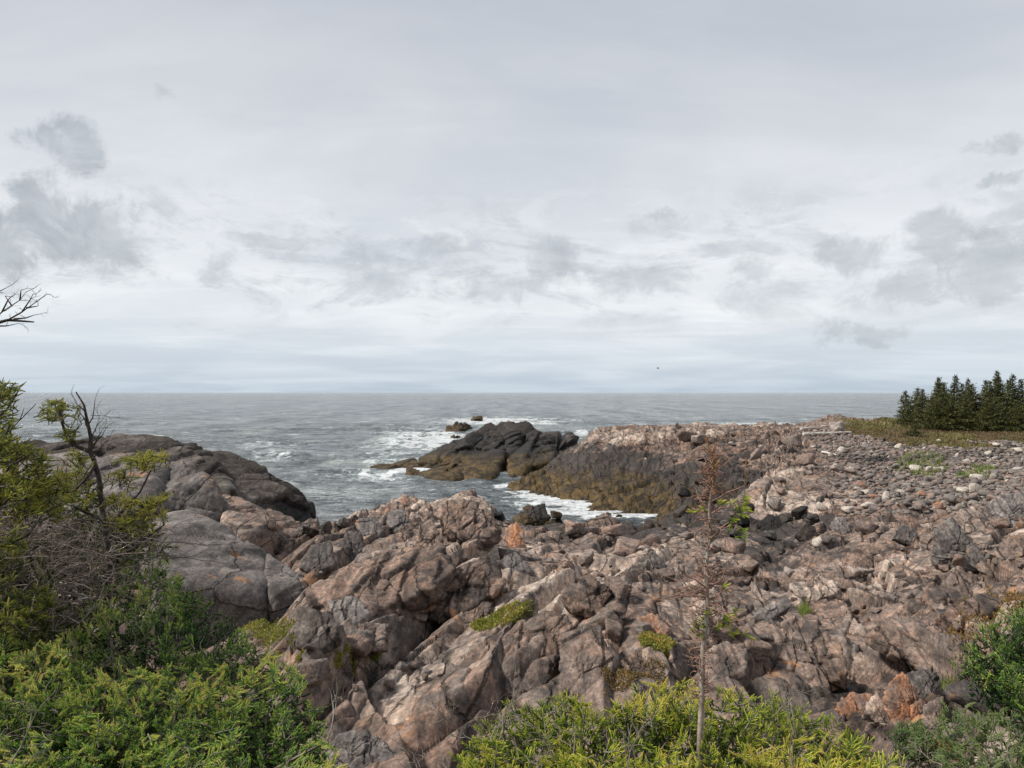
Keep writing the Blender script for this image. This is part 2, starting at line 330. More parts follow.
# land behind the camera
X, Y = np.meshgrid(np.linspace(-120, 160, 70), np.linspace(-120, 1.02, 40)); Zz = 5.35+fbm2(X*.1, Y*.1, 3, 3)*.3*np.clip(-Y/5, 0, 1)
o = mesh_np('ground', np.stack([X, Y, Zz], -1).reshape(-1, 3), grid_faces(40, 70), 4, M_SHORE, None, {'tone': np.full(X.size, .5), 'turf': np.ones(X.size)}); tag(o, kind='structure')

# ------------------------------------------------------------------ sea
def sea():
    t = np.concatenate([np.linspace(-3, -.72, 60, endpoint=False), np.linspace(-.72, .72, 760), np.linspace(.72, 3, 60)[1:]])
    vv = np.concatenate([np.arange(190, 8, -.42), np.arange(8, 1.2, -.25), [1., .8, .6, .45, .3, .2, .12]])
    d = EYE*F/vv; X = t[None, :]*d[:, None]; Y = np.repeat(d[:, None], len(t), 1)
    sp = np.gradient(d)[:, None]
    z = np.zeros_like(X)
    for L, A, s in ((13, .36, 1), (5.5, .26, 2), (2.4, .15, 3), (1.1, .07, 4)):
        fade = np.clip(L/(sp*2.5)-.6, 0, 1)
        w = vn2(X/L*.55+Y*.02, Y/L+vn2(X/L*.3, Y/L*.5, s+9)*.8, s*31); z = z+A*(1-np.abs(w)*2)*fade
    bz = base_z(X, Y)
    depth = np.clip(-bz, 0, 6)
    z = z*(.25+.75*np.clip(depth/3, 0, 1)); z = z-.12
    # foam: broken water around rocks and in streaks
    foam = np.zeros_like(X)
    n = fbm2(X*.35, Y*.25, 5, 201); n2 = fbm2(X*.9, Y*.6, 4, 211)
    def blob(u, v, su, sv, k):
        p = P(u, v, 1); dd = EYE/(EYE-p[2]); cx, cy = p[0]*dd, dd
        return k*np.exp(-((X/Y*F+512-u)/su)**2-((EYE*F/Y+392.5-v)/sv)**2)
    for a in ((505, 421, 70, 4.5, 1.1), (425, 438, 42, 9, .95), (455, 445, 30, 6, .8), (395, 452, 60, 9, .45), (400, 470, 45, 9, .9), (345, 477, 40, 5, .5), (270, 447, 35, 8, .55), (275, 458, 40, 4, .4), (510, 488, 60, 7, .5),
              (590, 509, 60, 5, 1.0), (640, 514, 45, 4, .9), (555, 500, 60, 5, .5), (770, 424, 60, 3, .9), (470, 472, 50, 8, .4), (590, 433, 30, 4, .7), (330, 500, 50, 14, .22), (300, 430, 300, 20, .16), (680, 470, 90, 40, .1)):
        foam = foam+blob(*a)
    foam = foam+.5*sstep(1.5, 0, depth)*(bz < .6)
    lace = 1-np.abs(n)*3.2-np.abs(n2)*.5
    foam = np.clip(foam*.86*(.9+.6*lace), 0, .88)
    V = np.stack([X, Y, z], -1).reshape(-1, 3)
    T = NT('sea_water'); pos = T.n('ShaderNodeNewGeometry').outputs['Position']
    f = T.attr('foam')
    fn = T.noise(T.map(pos, (1, .7, 1)), 1.3, 7, .72, .6); ff = T.rng(T.math('ADD', f, T.math('MULTIPLY', T.math('SUBTRACT', fn, .5), 2.4)), .42, .78, 0, 1, True)
    # scattered whitecaps far out
    wc = T.noise(T.map(pos, (.25, .6, 1)), .5, 6, .72); cap = T.rng(wc, .60, .66, 0, .7, True)
    ff = T.math('MAXIMUM', ff, cap)
    green = T.rng(T.noise(pos, .05, 3), .4, .65)
    col = T.mix(green, (.165, .180, .192), (.178, .205, .206)); col = T.mix(T.math('MULTIPLY', f, .5, clamp=True), col, (.20, .29, .28))
    wp = T.rng(T.math('ADD', T.math('MULTIPLY', T.noise(T.map(pos, (.35, 1.1, 1)), .22, 5, .7), .5), T.math('MULTIPLY', T.noise(T.map(pos, (.5, 1.2, 1)), 1.1, 5, .7), .5)), .40, .60)
    col = T.mix(wp, T.mix(1., col, (.50, .52, .55), 'MULTIPLY'), T.mix(1., col, (1.7, 1.65, 1.6), 'MULTIPLY'))  # light and dark of the ripples painted into the water colour
    # streaks painting the light and dark of far waves into the colour
    st1 = T.noise(T.map(pos, (.22, .035, 1), (0, 0, .1)), 1., 6, .75); st2 = T.noise(T.map(pos, (.07, .006, 1), (0, 0, -.1)), 1., 6, .75)
    col = T.mix(1., col, T.mix(T.rng(T.math('ADD', T.math('MULTIPLY', st1, .5), T.math('MULTIPLY', st2, .5)), .43, .57), (.50, .53, .57), (1.65, 1.62, 1.58)), 'MULTIPLY')
    ff = T.math('MAXIMUM', ff, T.rng(st1, .66, .72, 0, .55, True))
    col = T.mix(ff, col, (.80, .83, .84))
    w1 = T.noise(T.map(pos, (.55, 1.2, 1), (0, 0, .15)), .18, 4, .6, .5); w2 = T.noise(T.map(pos, (.6, 1.2, 1), (0, 0, -.2)), .9, 5, .65, .4); w3 = T.noise(pos, 4.5, 4, .6)
    nm = T.bump(w1, 7., 1.); nm = T.bump(w2, 1.5, 1., nm); nm = T.bump(w3, .16, 1., nm)
    m = T.out(col, T.rng(ff, 0, 1, .16, .85), nm, .5, IOR=1.333)
    o = mesh_np('sea', V, grid_faces(len(d), len(t)), 4, m, None, {'foam': foam.ravel()}); tag(o, kind='structure')
    o['label'] = 'grey green sea with white foam around the rocks'
sea()
# ------------------------------------------------------------------ rocks
ICO = {}
def ico(n):
    if n not in ICO:
        bm = bmesh.new(); bmesh.ops.create_icosphere(bm, subdivisions=n, radius=1)
        v = np.array([w.co[:] for w in bm.verts]); v /= np.linalg.norm(v, axis=1)[:, None]
        f = np.array([[w.index for w in q.verts] for q in bm.faces]); bm.free(); ICO[n] = (v, f)
    return ICO[n]
def plane_rock(N, D, n, p):
    """a closed stone bounded by the planes N.x = D, its edges worn by the p-norm"""
    v, f = ico(n); q = np.clip(v@N.T, 0, None)/D; r = (q**p).sum(1)**(-1./p)
    return v*r[:, None], f
def unit3(v): return v/np.linalg.norm(v)
def rough_up(V, c, size, amp, s, cell=.35):
    d = V-c; d /= np.linalg.norm(d, axis=1)[:, None]+1e-9
    out = fbm3(V, 1.2/size, 4, s)*.6*amp+fbm3(V, 9/size, 4, s+9)*.25*amp
    R_ = np.array([[.94, .34, 0], [-.34, .94, .2], [.1, -.2, .97]])
    for k, (cl, am, w) in enumerate(((cell, 1., .12), (cell*.38, .30, .12), (cell*.14, .08, .14))):
        q = V@R_/(size*cl)*np.array([1.35, .6, 1.15])
        q = q+fbm3(V, .5/(size*cl), 2, s+3+k)[:, None]*.22
        rk, dx, dy, dz, e = vor3(q, s+40*k)
        r2 = hsh(np.floor(rk*1e6), s+k+0*rk); r3 = hsh(np.floor(rk*1e6), s+k+7+0*rk)
        out = out+amp*am*((rk-.5)+dx*(r2-.5)*1.6+dz*(r3-.5)*1.8-.5*np.exp(-(e/w*2.2)**2))
        r = rk if k == 0 else r+(rk-.5)*.5
    t = (V@unit3(np.array([.85, -.25, .45])))/(size*.16)+fbm3(V, .6/size, 2, s+77)*1.0; k = np.floor(t); f = t-k; rk = hsh(k, s+0*k)
    out = out+amp*.9*(rk+.2)*(np.where(f < .88, f/.88, (1-f)/.12)-.5)
    return V+d*out[:, None], r
def hull_planes(pts):
    bm = bmesh.new()
    for p in pts: bm.verts.new(tuple(p))
    g = bmesh.ops.convex_hull(bm, input=bm.verts[:]); bm.normal_update()
    c = pts.mean(0); N = []; D = []
    for f in bm.faces:
        n = np.array(f.normal[:]); d = n@(np.array(f.verts[0].co[:])-c)
        if d < 0: n, d = -n, -d
        if d > 1e-5: N.append(n); D.append(d)
    bm.free(); return np.array(N), np.array(D), c
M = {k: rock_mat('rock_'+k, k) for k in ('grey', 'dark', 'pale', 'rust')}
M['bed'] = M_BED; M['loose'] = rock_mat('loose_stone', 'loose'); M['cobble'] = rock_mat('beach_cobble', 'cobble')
def lobe(pts, n=5, p=14, amp=.04, s=0, cell=.35):
    N, D, c = hull_planes(pts); V, F = plane_rock(N, D, n, p); V = V+c
    size = np.ptp(pts, axis=0).max(); V, r = rough_up(V, c, size, amp*size, s, cell); return V, F, r
def merge(parts):
    Vs, Fs, Rs, o = [], [], [], 0
    for V, F_, r in parts: Vs.append(V); Fs.append(F_+o); Rs.append(r); o += len(V)
    return np.concatenate(Vs), np.concatenate(Fs), np.concatenate(Rs)
def outcrop(name, label, cat, mat, lobes, group=None, kind=None, **kw):
    V, F_, r = merge([lobe(np.array(L_), s=11*i+len(label), **kw) for i, L_ in enumerate(lobes)])
    lo = V.min(0); hi = V.max(0); o = mesh_np(name, V, F_, 3, M[mat], None, {'tone': np.clip(.25+.5*r, 0, 1)}, origin=((lo[0]+hi[0])/2, (lo[1]+hi[1])/2, lo[2]))
    return tag(o, label, cat, group, kind)
def L3(tops, drop=2.5, back=3.):
    """a mass from its visible outline (u, v, d): the same points again lower and further back"""
    A = [P(*t) for t in tops]; c = np.mean(A, 0)
    B = [a+np.array([(a[0]-c[0])*.15, back*(.6 if a[1] > c[1] else 1), -drop]) for a in A]+[a+np.array([0, -.2, -drop]) for a in A]
    return A+B
# the smooth masses on the left
outcrop('rock_outcrop', 'broad smooth grey rock slab with a curved crack, beside the green spruce bush', 'rock', 'grey', [
    L3([(150, 512, 19), (172, 505, 19.5), (192, 504, 19.5), (214, 519, 18.6), (243, 537, 17.5), (268, 549, 16.6), (272, 585, 14.4), (264, 598, 13.9), (232, 600, 13.6), (200, 592, 13.4), (160, 575, 13), (140, 545, 14)], 1.6, 1.5),
    L3([(266, 549, 16.4), (284, 559, 16), (306, 573, 15.6), (309, 582, 15.2), (304, 590, 14.8), (274, 600, 14.2), (268, 590, 14.3), (262, 565, 15.2)], 1.2, 1.)], n=6, p=16, amp=.018)
outcrop('rock_outcrop', 'rounded grey rock hump with pale fractured patches behind the curved slab', 'rock', 'grey', [
    L3([(-40, 455, 26), (60, 448, 26), (112, 445, 26), (140, 447, 26), (170, 456, 25), (150, 520, 21), (100, 520, 20), (0, 520, 20)], 2, 2.),
    L3([(150, 452, 25.6), (175, 459, 25), (210, 468, 24.4), (223, 488, 23.9), (226, 507, 23.6), (214, 524, 23.2), (180, 516, 22.8), (150, 500, 22.8)], 2, 1.5)], n=6, p=16, amp=.026)
outcrop('rock_outcrop', 'low pinkish banded ledge between the grey hump and the black headland', 'rock', 'bed', [
    L3([(218, 488, 26.5), (240, 494, 26.5), (268, 503, 26), (272, 520, 24), (250, 538, 22), (222, 530, 22)], 1.2, 1.),
    L3([(262, 503, 27), (292, 513, 26.6), (312, 524, 26), (308, 533, 25.2), (286, 537, 24.2), (255, 530, 24)], 1., 1.)], n=6, p=16, amp=.035)
outcrop('rock_outcrop', 'dark wet whaleback rock with an orange stained crest above the sea', 'rock', 'dark', [
    L3([(-60, 450, 33), (20, 443, 34), (60, 440, 35), (108, 434, 36), (110, 470, 30), (20, 475, 30)], 3, 3.),
    L3([(100, 431, 36), (121, 429, 36.5), (141, 436, 36.5), (176, 435, 37), (205, 443, 37), (232, 470, 33.5), (230, 500, 30), (160, 480, 30.5), (100, 465, 31)], 3, 2.5),
    L3([(196, 444, 37.5), (218, 441, 38), (247, 455, 38), (258, 462, 38), (300, 487, 37.5), (312, 491, 37), (319, 516, 36.3), (316, 526, 35.6), (296, 527, 34.5), (265, 512, 33), (225, 495, 32.5), (200, 470, 34)], 2.5, 2.)], n=6, p=20, amp=.032, cell=.28)
# the islet and its skerries
outcrop('islet', 'dark rocky islet with ochre weed along its foot, surrounded by foam', 'islet', 'dark', [
    L3([(358, 470, 69.8), (385, 466, 72), (412, 456, 75), (428, 470, 71), (420, 480, 63), (400, 473, 67), (380, 473, 67)], .8, 1.),
    L3([(396, 466, 70), (413, 455, 73), (430, 451, 75), (457, 439, 77), (475, 455, 72), (470, 478, 63), (441, 482, 60.8), (414, 480.5, 61.6)], 1.5, 3.),
    L3([(440, 446, 76), (457, 438, 78), (475, 428, 79), (484, 421.5, 80), (500, 420, 80), (517, 419, 80), (520, 445, 73), (500, 474, 64), (470, 478, 62.8), (445, 470, 65)], 2, 3.),
    L3([(508, 421, 79), (518, 418.5, 80), (528, 417.5, 80), (535, 427, 79), (546, 433, 78), (556, 448, 72), (524, 470, 64.5), (508, 474, 64), (500, 450, 70)], 2, 3.),
    L3([(536, 432, 77), (549, 430, 78), (571, 432, 78), (577, 439, 77), (570, 455, 70), (545, 462, 68), (530, 466, 66)], 2, 3.)], n=6, p=26, amp=.06, cell=.2)
for lab, tops in (('small ochre weed covered skerry in the foam left of the islet top', [(444, 431, 140), (452, 424, 142), (462, 421.5, 142), (470, 426, 142), (473, 431, 140), (458, 432.5, 136)]),
                  ('tiny dark skerry, farthest out in the white surf', [(470, 420, 196), (472, 416, 200), (478, 415.5, 200), (481, 419.5, 196), (475, 421, 190)]),
                  ('low dark skerry at the left end of the ochre one', [(435, 435, 128), (441, 431.5, 130), (447, 434, 128), (441, 436, 124)]),
                  ('small dark skerry in the surf below the ochre one', [(449, 437, 120), (454, 433.5, 122), (459, 436, 120), (454, 438, 117)]),
                  ('small dark rock in the surf above the right end of the islet', [(561, 431, 140), (566, 427.5, 144), (572, 430, 140), (566, 432, 136)])):
    outcrop('skerry', lab, 'rock', 'dark', [L3(tops, 1.2, 3.)], n=5, p=14, amp=.11, cell=.3)

# single blocks and ledges read off the photograph: outline (u, v), slope of the visible face, colour
def block(outline, s, mat, label, cat='rock', n=5, p=60, amp=.05, name='boulder', deep=.55, cell=.33):
    o = np.array(outline, float); i = o[:, 1].argmax(); h = hit(o[i, 0], o[i, 1]-1.5)
    if h is None: print('no hit', label); return
    d0, z0 = h[1], h[2]; A = []
    for u, v in o:
        q = P(u, v, 1.); k = EYE-q[2]; A.append(P(u, v, (EYE-z0+s*d0)/(k+s)))
    A = np.array(A); c = A.mean(0); w = np.linalg.norm(A-c, axis=1).mean()
    top = c+np.array([0, -.05, .09])*w*1.1
    B = A+np.array([0, .55, -.55])*w*deep*2; B = c*.06+B*.94
    C = A+np.array([0, -.02, -.5])*w*deep; m = A[:, 2] < c[2]
    pts = np.vstack([A, B, C[m], top[None]])
    V, F_, r = lobe(pts, n, p, amp, len(label)*3+int(o[0, 0]), cell)
    lo = V.min(0)
    ob = mesh_np(name, V, F_, 3, M[mat], None, {'tone': np.clip(.5+(hsh(np.array([o[0, 0]]), np.array([o[0, 1]]))[0]-.5)*.8+(r-.5)*.35, 0, 1)}, origin=(c[0], c[1], lo[2]))
    return tag(ob, label, cat)
BLK = [
 ([(305, 589), (345, 566), (384, 551), (442, 541), (462, 562), (436, 585), (409, 599), (366, 617), (315, 601)], .33, 'bed', 'long pinkish slab sloping down to the left below the brown outcrop', 6),
 ([(404, 599), (442, 574), (470, 562), (488, 553), (503, 560), (505, 582), (485, 600), (462, 615), (427, 609)], .5, 'bed', 'pale grey slab with a smooth scooped face left of the centre', 6),
 ([(452, 618), (480, 598), (492, 603), (489, 615), (464, 623)], .5, 'bed', 'small pale wedge of rock below the scooped slab', 5),
 ([(437, 504), (450, 498), (466, 496), (477, 502), (487, 514), (503, 528), (490, 538), (476, 541), (444, 528)], .55, 'bed', 'brown rounded outcrop top standing against the sea', 6),
 ([(369, 515), (384, 506), (397, 501), (405, 505), (402, 520), (386, 527)], .8, 'bed', 'brown leaning block at the sea edge, left of the pointed stone', 5),
 ([(399, 505), (403, 495), (408, 501), (410, 509), (402, 511)], 1.5, 'rust', 'small pointed orange stone on the crest against the water', 4),
 ([(386, 512), (404, 508), (413, 527), (405, 532), (389, 528)], .9, 'grey', 'grey block just below the pointed orange stone', 5),
 ([(354, 519), (374, 516), (386, 528), (376, 538), (362, 537)], .9, 'grey', 'dark grey leaning block near the water left of the crest', 5),
 ([(333, 553), (346, 532), (361, 530), (366, 552), (350, 565)], 1.2, 'grey', 'upright angular grey block right of the greenish one', 5),
 ([(300, 563), (310, 546), (331, 542), (336, 562), (316, 573)], 1.0, 'grey', 'greenish grey angular block beside the curved slab', 5),
 ([(412, 528), (430, 522), (444, 538), (436, 552), (418, 545)], .8, 'bed', 'brownish ridge block under the brown outcrop', 5),
 ([(511, 517), (528, 507), (545, 503), (549, 515), (540, 521), (520, 524)], .9, 'dark', 'black wet boulder at the edge of the channel', 5),
 ([(503, 528), (517, 521), (524, 530), (526, 544), (511, 549)], 1.1, 'rust', 'upright orange stained block right of the brown outcrop', 5),
 ([(497, 560), (515, 550), (532, 571), (515, 573)], .8, 'grey', 'dark triangular rock at the top of the scooped slab', 5),
 ([(328, 600), (345, 596), (360, 598), (371, 612), (352, 626), (333, 616)], .8, 'grey', 'rough grey block under the long pinkish slab', 5),
 ([(296, 606), (330, 611), (340, 634), (320, 650), (296, 640)], .8, 'dark', 'dark brown block beside the crowberry mat', 5),
 ([(340, 629), (365, 622), (390, 624), (386, 643), (350, 647)], .35, 'bed', 'flat pale slab with a straight edge left of the centre', 5),
 ([(460, 660), (482, 640), (508, 626), (556, 606), (570, 622), (564, 656), (540, 690), (508, 692), (476, 686)], .55, 'bed', 'big grey rounded ledge in the middle behind the spruce shoots', 6),
 ([(562, 632), (597, 625), (617, 658), (613, 682), (585, 694), (560, 690)], .55, 'bed', 'smaller grey ledge on the right of the big rounded ledge', 6),
 ([(322, 744), (345, 731), (364, 726), (390, 740), (397, 758), (360, 772), (328, 768)], .8, 'grey', 'dark grey boulder at the bottom beside the green bush', 5),
 ([(935, 534), (944, 520), (953, 516), (974, 534), (989, 562), (964, 569), (938, 557)], 2.2, 'grey', 'big leaning grey boulder with an orange streak on its right edge', 6),
 ([(986, 503), (996, 494), (1012, 492), (1034, 496), (1040, 522), (1020, 526), (998, 520)], 1.3, 'grey', 'large dark grey rounded boulder at the edge of the cobbles', 6),
 ([(958, 511), (972, 506), (988, 508), (1008, 527), (985, 531), (968, 527)], .6, 'bed', 'flat pinkish rock left of the large dark grey boulder', 5),
 ([(993, 548), (1010, 534), (1034, 531), (1036, 556), (1000, 560)], .8, 'bed', 'pinkish block below the large dark grey boulder', 5),
 ([(893, 535), (903, 523), (916, 528), (919, 537), (911, 543)], 1.2, 'grey', 'small square grey boulder left of the leaning one', 5),
 ([(830, 525), (836, 515), (846, 517), (850, 530), (843, 536)], 1.2, 'grey', 'grey boulder on the edge of the dark gully', 5),
 ([(796, 533), (805, 523), (815, 526), (819, 537), (806, 543)], 1.2, 'dark', 'black upright boulder in the gully', 5),
 ([(757, 523), (768, 514), (779, 515), (783, 528), (766, 532)], 1.0, 'dark', 'dark wet boulder at the foot of the cliff', 5),
 ([(834, 569), (848, 551), (886, 557), (890, 566), (869, 577), (844, 579)], .7, 'bed', 'broad grey pink block with a split top right of the gully', 5),
 ([(749, 617), (770, 605), (788, 598), (792, 606), (768, 621)], .7, 'grey', 'long narrow pale slab right of the sapling stem', 5),
 ([(641, 617), (652, 612), (670, 627), (664, 637), (650, 630)], 1., 'rust', 'orange brown brick shaped stone left of the sapling stem', 5),
 ([(640, 559), (653, 551), (668, 565), (662, 572), (648, 571)], .9, 'grey', 'small grey boulder left of the sapling', 5),
 ([(909, 600), (935, 590), (966, 582), (975, 590), (962, 618), (915, 620)], .7, 'bed', 'angular pink grey block below the leaning boulder', 5),
 ([(933, 617), (958, 602), (985, 590), (1008, 600), (985, 616), (955, 624)], .4, 'bed', 'flat salmon coloured slab by the right hand bush', 5),
 ([(883, 697), (892, 680), (902, 670), (914, 682), (924, 700), (930, 712), (924, 722), (896, 723)], 2., 'rust', 'upright orange faced boulder near the bottom right', 6),
 ([(905, 672), (922, 668), (938, 671), (946, 692), (926, 700), (914, 690)], 1.3, 'grey', 'dark grey block leaning on the orange faced boulder', 5),
 ([(926, 703), (944, 694), (944, 722), (937, 738), (929, 722)], 2.2, 'bed', 'narrow upright rock right of the orange faced boulder', 5),
 ([(863, 712), (876, 690), (896, 720), (886, 728)], 1.8, 'bed', 'triangular pinkish rock left of the orange faced boulder', 5),
 ([(837, 704), (852, 691), (873, 694), (866, 714), (842, 716)], 1.2, 'rust', 'rusty brown block behind the spruce shoots', 5),
 ([(949, 683), (966, 678), (990, 690), (1014, 706), (1005, 714), (976, 704), (955, 694)], .7, 'grey', 'long grey slab beside the low juniper', 5),
 ([(870, 625), (902, 615), (940, 623), (979, 642), (972, 658), (932, 667), (895, 645)], .5, 'bed', 'long smooth mauve ledge sloping down to the right', 6),
 ([(743, 632), (775, 620), (805, 614), (837, 634), (852, 672), (827, 692), (782, 686), (752, 656)], .5, 'bed', 'largest smooth ledge right of the sapling', 6),
 ([(700, 655), (725, 640), (748, 648), (745, 672), (712, 682)], .8, 'bed', 'knobbly brown block right beside the sapling foot', 5),
 ([(560, 590), (590, 572), (612, 590), (600, 612), (572, 606)], .7, 'bed', 'angular pinkish block up the slope from the big rounded ledge', 5),
 ([(620, 660), (640, 648), (655, 660), (645, 674), (626, 672)], .8, 'bed', 'rounded pinkish stone with moss beside it', 5),
 ([(690, 600), (716, 585), (742, 600), (730, 618), (700, 620)], .7, 'bed', 'grey pink block behind the sapling stem', 5),
 ([(585, 520), (604, 512), (622, 520), (612, 534), (592, 534)], .9, 'bed', 'pinkish block at the near edge of the channel', 5),
 ([(790, 585), (822, 572), (840, 588), (815, 604)], .5, 'bed', 'tilted slab between the narrow pale slab and the split block', 5),
]
for b in BLK: block(b[0], b[1], b[2], b[3], n=b[4])

# loose stones: meshes of each kind, shared by the copies
def stone_mesh(name, seed, rounded, mat, n=3):
    r = np.random.default_rng(seed)
    if rounded: N = r.normal(size=(16, 3)); D = r.uniform(.82, 1.05, 16); p = 7
    else:
        N = np.vstack([np.eye(3), -np.eye(3), r.normal(size=(7, 3))])+r.normal(size=(13, 3))*.18; D = np.concatenate([r.uniform(.65, 1., 6), r.uniform(.72, 1.05, 7)]); p = 24
    N /= np.linalg.norm(N, axis=1)[:, None]; V, f = plane_rock(N, D, n, p); V = V*np.array([1, r.uniform(.6, .95), r.uniform(.5, .8)])
    V = V+V*fbm3(V, 1.6, 3, seed)[:, None]*(.08 if rounded else .12)
    me = bpy.data.meshes.new(name); me.from_pydata(V.tolist(), [], f.tolist()); me.polygons.foreach_set('use_smooth', [True]*len(f))
    at = me.attributes.new('tone', 'FLOAT', 'POINT'); at.data.foreach_set('value', np.full(len(V), r.uniform(), dtype=np.float32)); me.materials.append(mat); return me
ANG = [stone_mesh('angular_stone', 100+i, False, M['loose'], 4) for i in range(10)]
CEN = [stone_mesh('cobble', 200+i, True, M['cobble'], 3) for i in range(8)]
PALE = [stone_mesh('pale_cobble', 300+i, True, M['pale'], 3) for i in range(4)]
RUST = [stone_mesh('rust_cobble', 400+i, True, M['rust'], 3) for i in range(3)]
DARKS = [stone_mesh('dark_stone', 500+i, False, M['dark'], 4) for i in range(5)]
def stone(me, p, r, name, label, cat, group=None, sink=.25):
    o = bpy.data.objects.new(name, me); COL.objects.link(o); o.location = (p[0], p[1], p[2]+r*(.55-sink))
    o.rotation_euler = (random.uniform(-.35, .35), random.uniform(-.35, .35), random.uniform(0, 2*PI)); o.scale = (r, r*random.uniform(.8, 1.1), r*random.uniform(.8, 1.15))
    return tag(o, label, cat, group)
PALES = [(916, 467.5, 11, 'white cobble, left one of a pair near the green sprigs'), (929, 469, 11, 'white cobble, right one of a pair near the green sprigs'), (977, 477, 14, 'brightest white stone among the cobbles, above the round pinkish white one'),
 (976, 489, 14, 'round pinkish white stone near the large dark grey boulder'), (963, 490, 12, 'flat pale stone left of the round pinkish white one'), (898, 446, 8, 'small pale stone near the edge of the turf'),
 (841, 450, 9, 'cream coloured stone among the pebbles on the left of the beach'), (997, 444, 7, 'white stone on the turf edge below the spruces'), (1019, 450, 8, 'white stone at the far right below the spruces'),
 (988, 453, 7, 'small white stone where turf meets cobbles'), (822, 507, 12, 'cream yellow stone on the dark gully bank'), (847, 509, 11, 'pale flat stone right of the cream yellow one'), (886, 497, 12, 'pale stone on the cobble slope under the orange one'),
 (868, 505, 12, 'pale pinkish stone on the lower cobble slope'), (818, 541, 14, 'flat pale stone at the bottom of the gully'), (935, 468, 6, 'small white pebble beside the white pair'), (866, 492, 8, 'pale pebble under the orange cobble'), (957, 455, 6, 'tiny white stone above the green sprigs')]
for u, v, px, lab in PALES:
    h = hit(u, v+px*.3); stone(random.choice(PALE), h, px*h[1]/F*.55, 'pale_stone', lab, 'stone', 'white and cream stones on the beach', .1)
for u, v, px, lab in ((861, 485, 11, 'orange cobble high on the slope left of the white pair'), (921, 493, 13, 'rust coloured flat stone below the white pair'), (872, 496, 9, 'small orange pebble below the orange cobble'), (938, 505, 12, 'orange stained stone left of the large dark grey boulder'),
                      (655, 600, 14, 'small rusty stone above the brick shaped one')):
    h = hit(u, v+px*.3); stone(random.choice(RUST), h, px*h[1]/F*.55, 'rusty_stone', lab, 'stone', None, .1)
# dark wet boulders along the gully and the channel edge
for i, (u, v, px) in enumerate([(775, 505, 16), (785, 520, 18), (800, 512, 14), (812, 520, 13), (742, 522, 14), (770, 536, 14), (790, 545, 15), (530, 512, 12), (556, 517, 12), (498, 517, 13), (345, 524, 15), (326, 527, 14), (360, 527, 10), (826, 540, 12), (750, 508, 13), (735, 534, 12), (820, 500, 10), (310, 532, 14)]):
    h = hit(u, v+3)
    if h is not None: stone(DARKS[i % 5], h, px*h[1]/F*.6, 'wet_boulder', 'dark wet angular boulder at the edge of the gully or channel', 'boulder', 'dark wet boulders by the water', .2)
# angular blocks over the ledges, the largest as single objects
rr = np.random.default_rng(5); cnt = 0
REG = (('on the ledges left of the big rounded ledge', 300, 440, 540, 700), ('on the ledges between the big rounded ledge and the sapling', 560, 695, 525, 640), ('on the ledges right of the sapling', 720, 960, 545, 660), ('around the foot of the leaning boulder', 860, 1024, 525, 600), ('along the rubble edge near the channel', 540, 740, 515, 560), ('on the pink cliff top beyond the channel', 660, 840, 432, 500))
for reg, u0, u1, v0, v1 in REG:
    for k in range(34):
        u = rr.uniform(u0, u1); v = rr.uniform(v0, v1); h = hit(u, v)
        if h is None: continue
        px = rr.uniform(4, 8)*(1+3.2*rr.uniform()**3)*(.7+.6*(v-430)/250)
        stone(ANG[rr.integers(10)], h, px*h[1]/F*.6, 'loose_rock', 'small angular stone lying '+reg, 'rock', 'loose angular stones '+reg, .22)
# the cobble beach: the largest in view as single stones, the rest as one mass
pts = []
while len(pts) < 6400:
    y = rr.uniform(30, 62)**1.0; u = rr.uniform(775, 1110); x = (u-512)/F*y
    if u < 860-(y-30)*1.6+rr.normal()*14: continue
    r = rr.uniform(.06, .12)*(1+1.3*rr.uniform()**5)
    pts.append((x, y, r, u))
pts = np.array(pts); zz = terrain(pts[:, 0], pts[:, 1]); tf = turf_mask(pts[:, 0], pts[:, 1])
keep = tf < rr.uniform(.25, .9, len(pts)); pts = pts[keep]; zz = zz[keep]
ap = pts[:, 2]/pts[:, 1]+(np.abs(pts[:, 3]-512) > 512)*-1; order = np.argsort(-ap)
for i in order[:290]:
    x, y, r, u = pts[i]
    w = 'lower' if y < 42 else 'upper'
    stone(CEN[rr.integers(8)], (x, y, zz[i]), r*1.08, 'cobble', 'grey or brownish cobble on the %s part of the cobble beach' % w, 'cobble', 'cobbles of the %s beach' % w, .15)
def merged_stones(name, idx, label):
    Vs, Fs, Ts, o = [], [], [], 0; protos = []
    for s in range(8):
        r = np.random.default_rng(900+s); N = r.normal(size=(14, 3)); N /= np.linalg.norm(N, axis=1)[:, None]; protos.append(plane_rock(N, r.uniform(.8, 1.05, 14), 2, 8))
    for i in idx:
        x, y, r, u = pts[i]; V, f = protos[rr.integers(8)]; a = rr.uniform(0, 2*PI); R_ = np.array([[math.cos(a), -math.sin(a), 0], [math.sin(a), math.cos(a), 0], [0, 0, 1]])
        Vs.append((V*np.array([1, rr.uniform(.6, 1), rr.uniform(.5, .8)])*r)@R_.T+np.array([x, y, zz[i]+r*.3])); Fs.append(f+o); Ts.append(np.full(len(V), rr.uniform())); o += len(V)
    ob = mesh_np(name, np.vstack(Vs), np.vstack(Fs), 3, M['cobble'], None, {'tone': np.concatenate(Ts)}); tag(ob, label, 'pebbles', None, 'stuff')
merged_stones('pebbles', order[290:], 'grey and brown pebbles covering the beach')
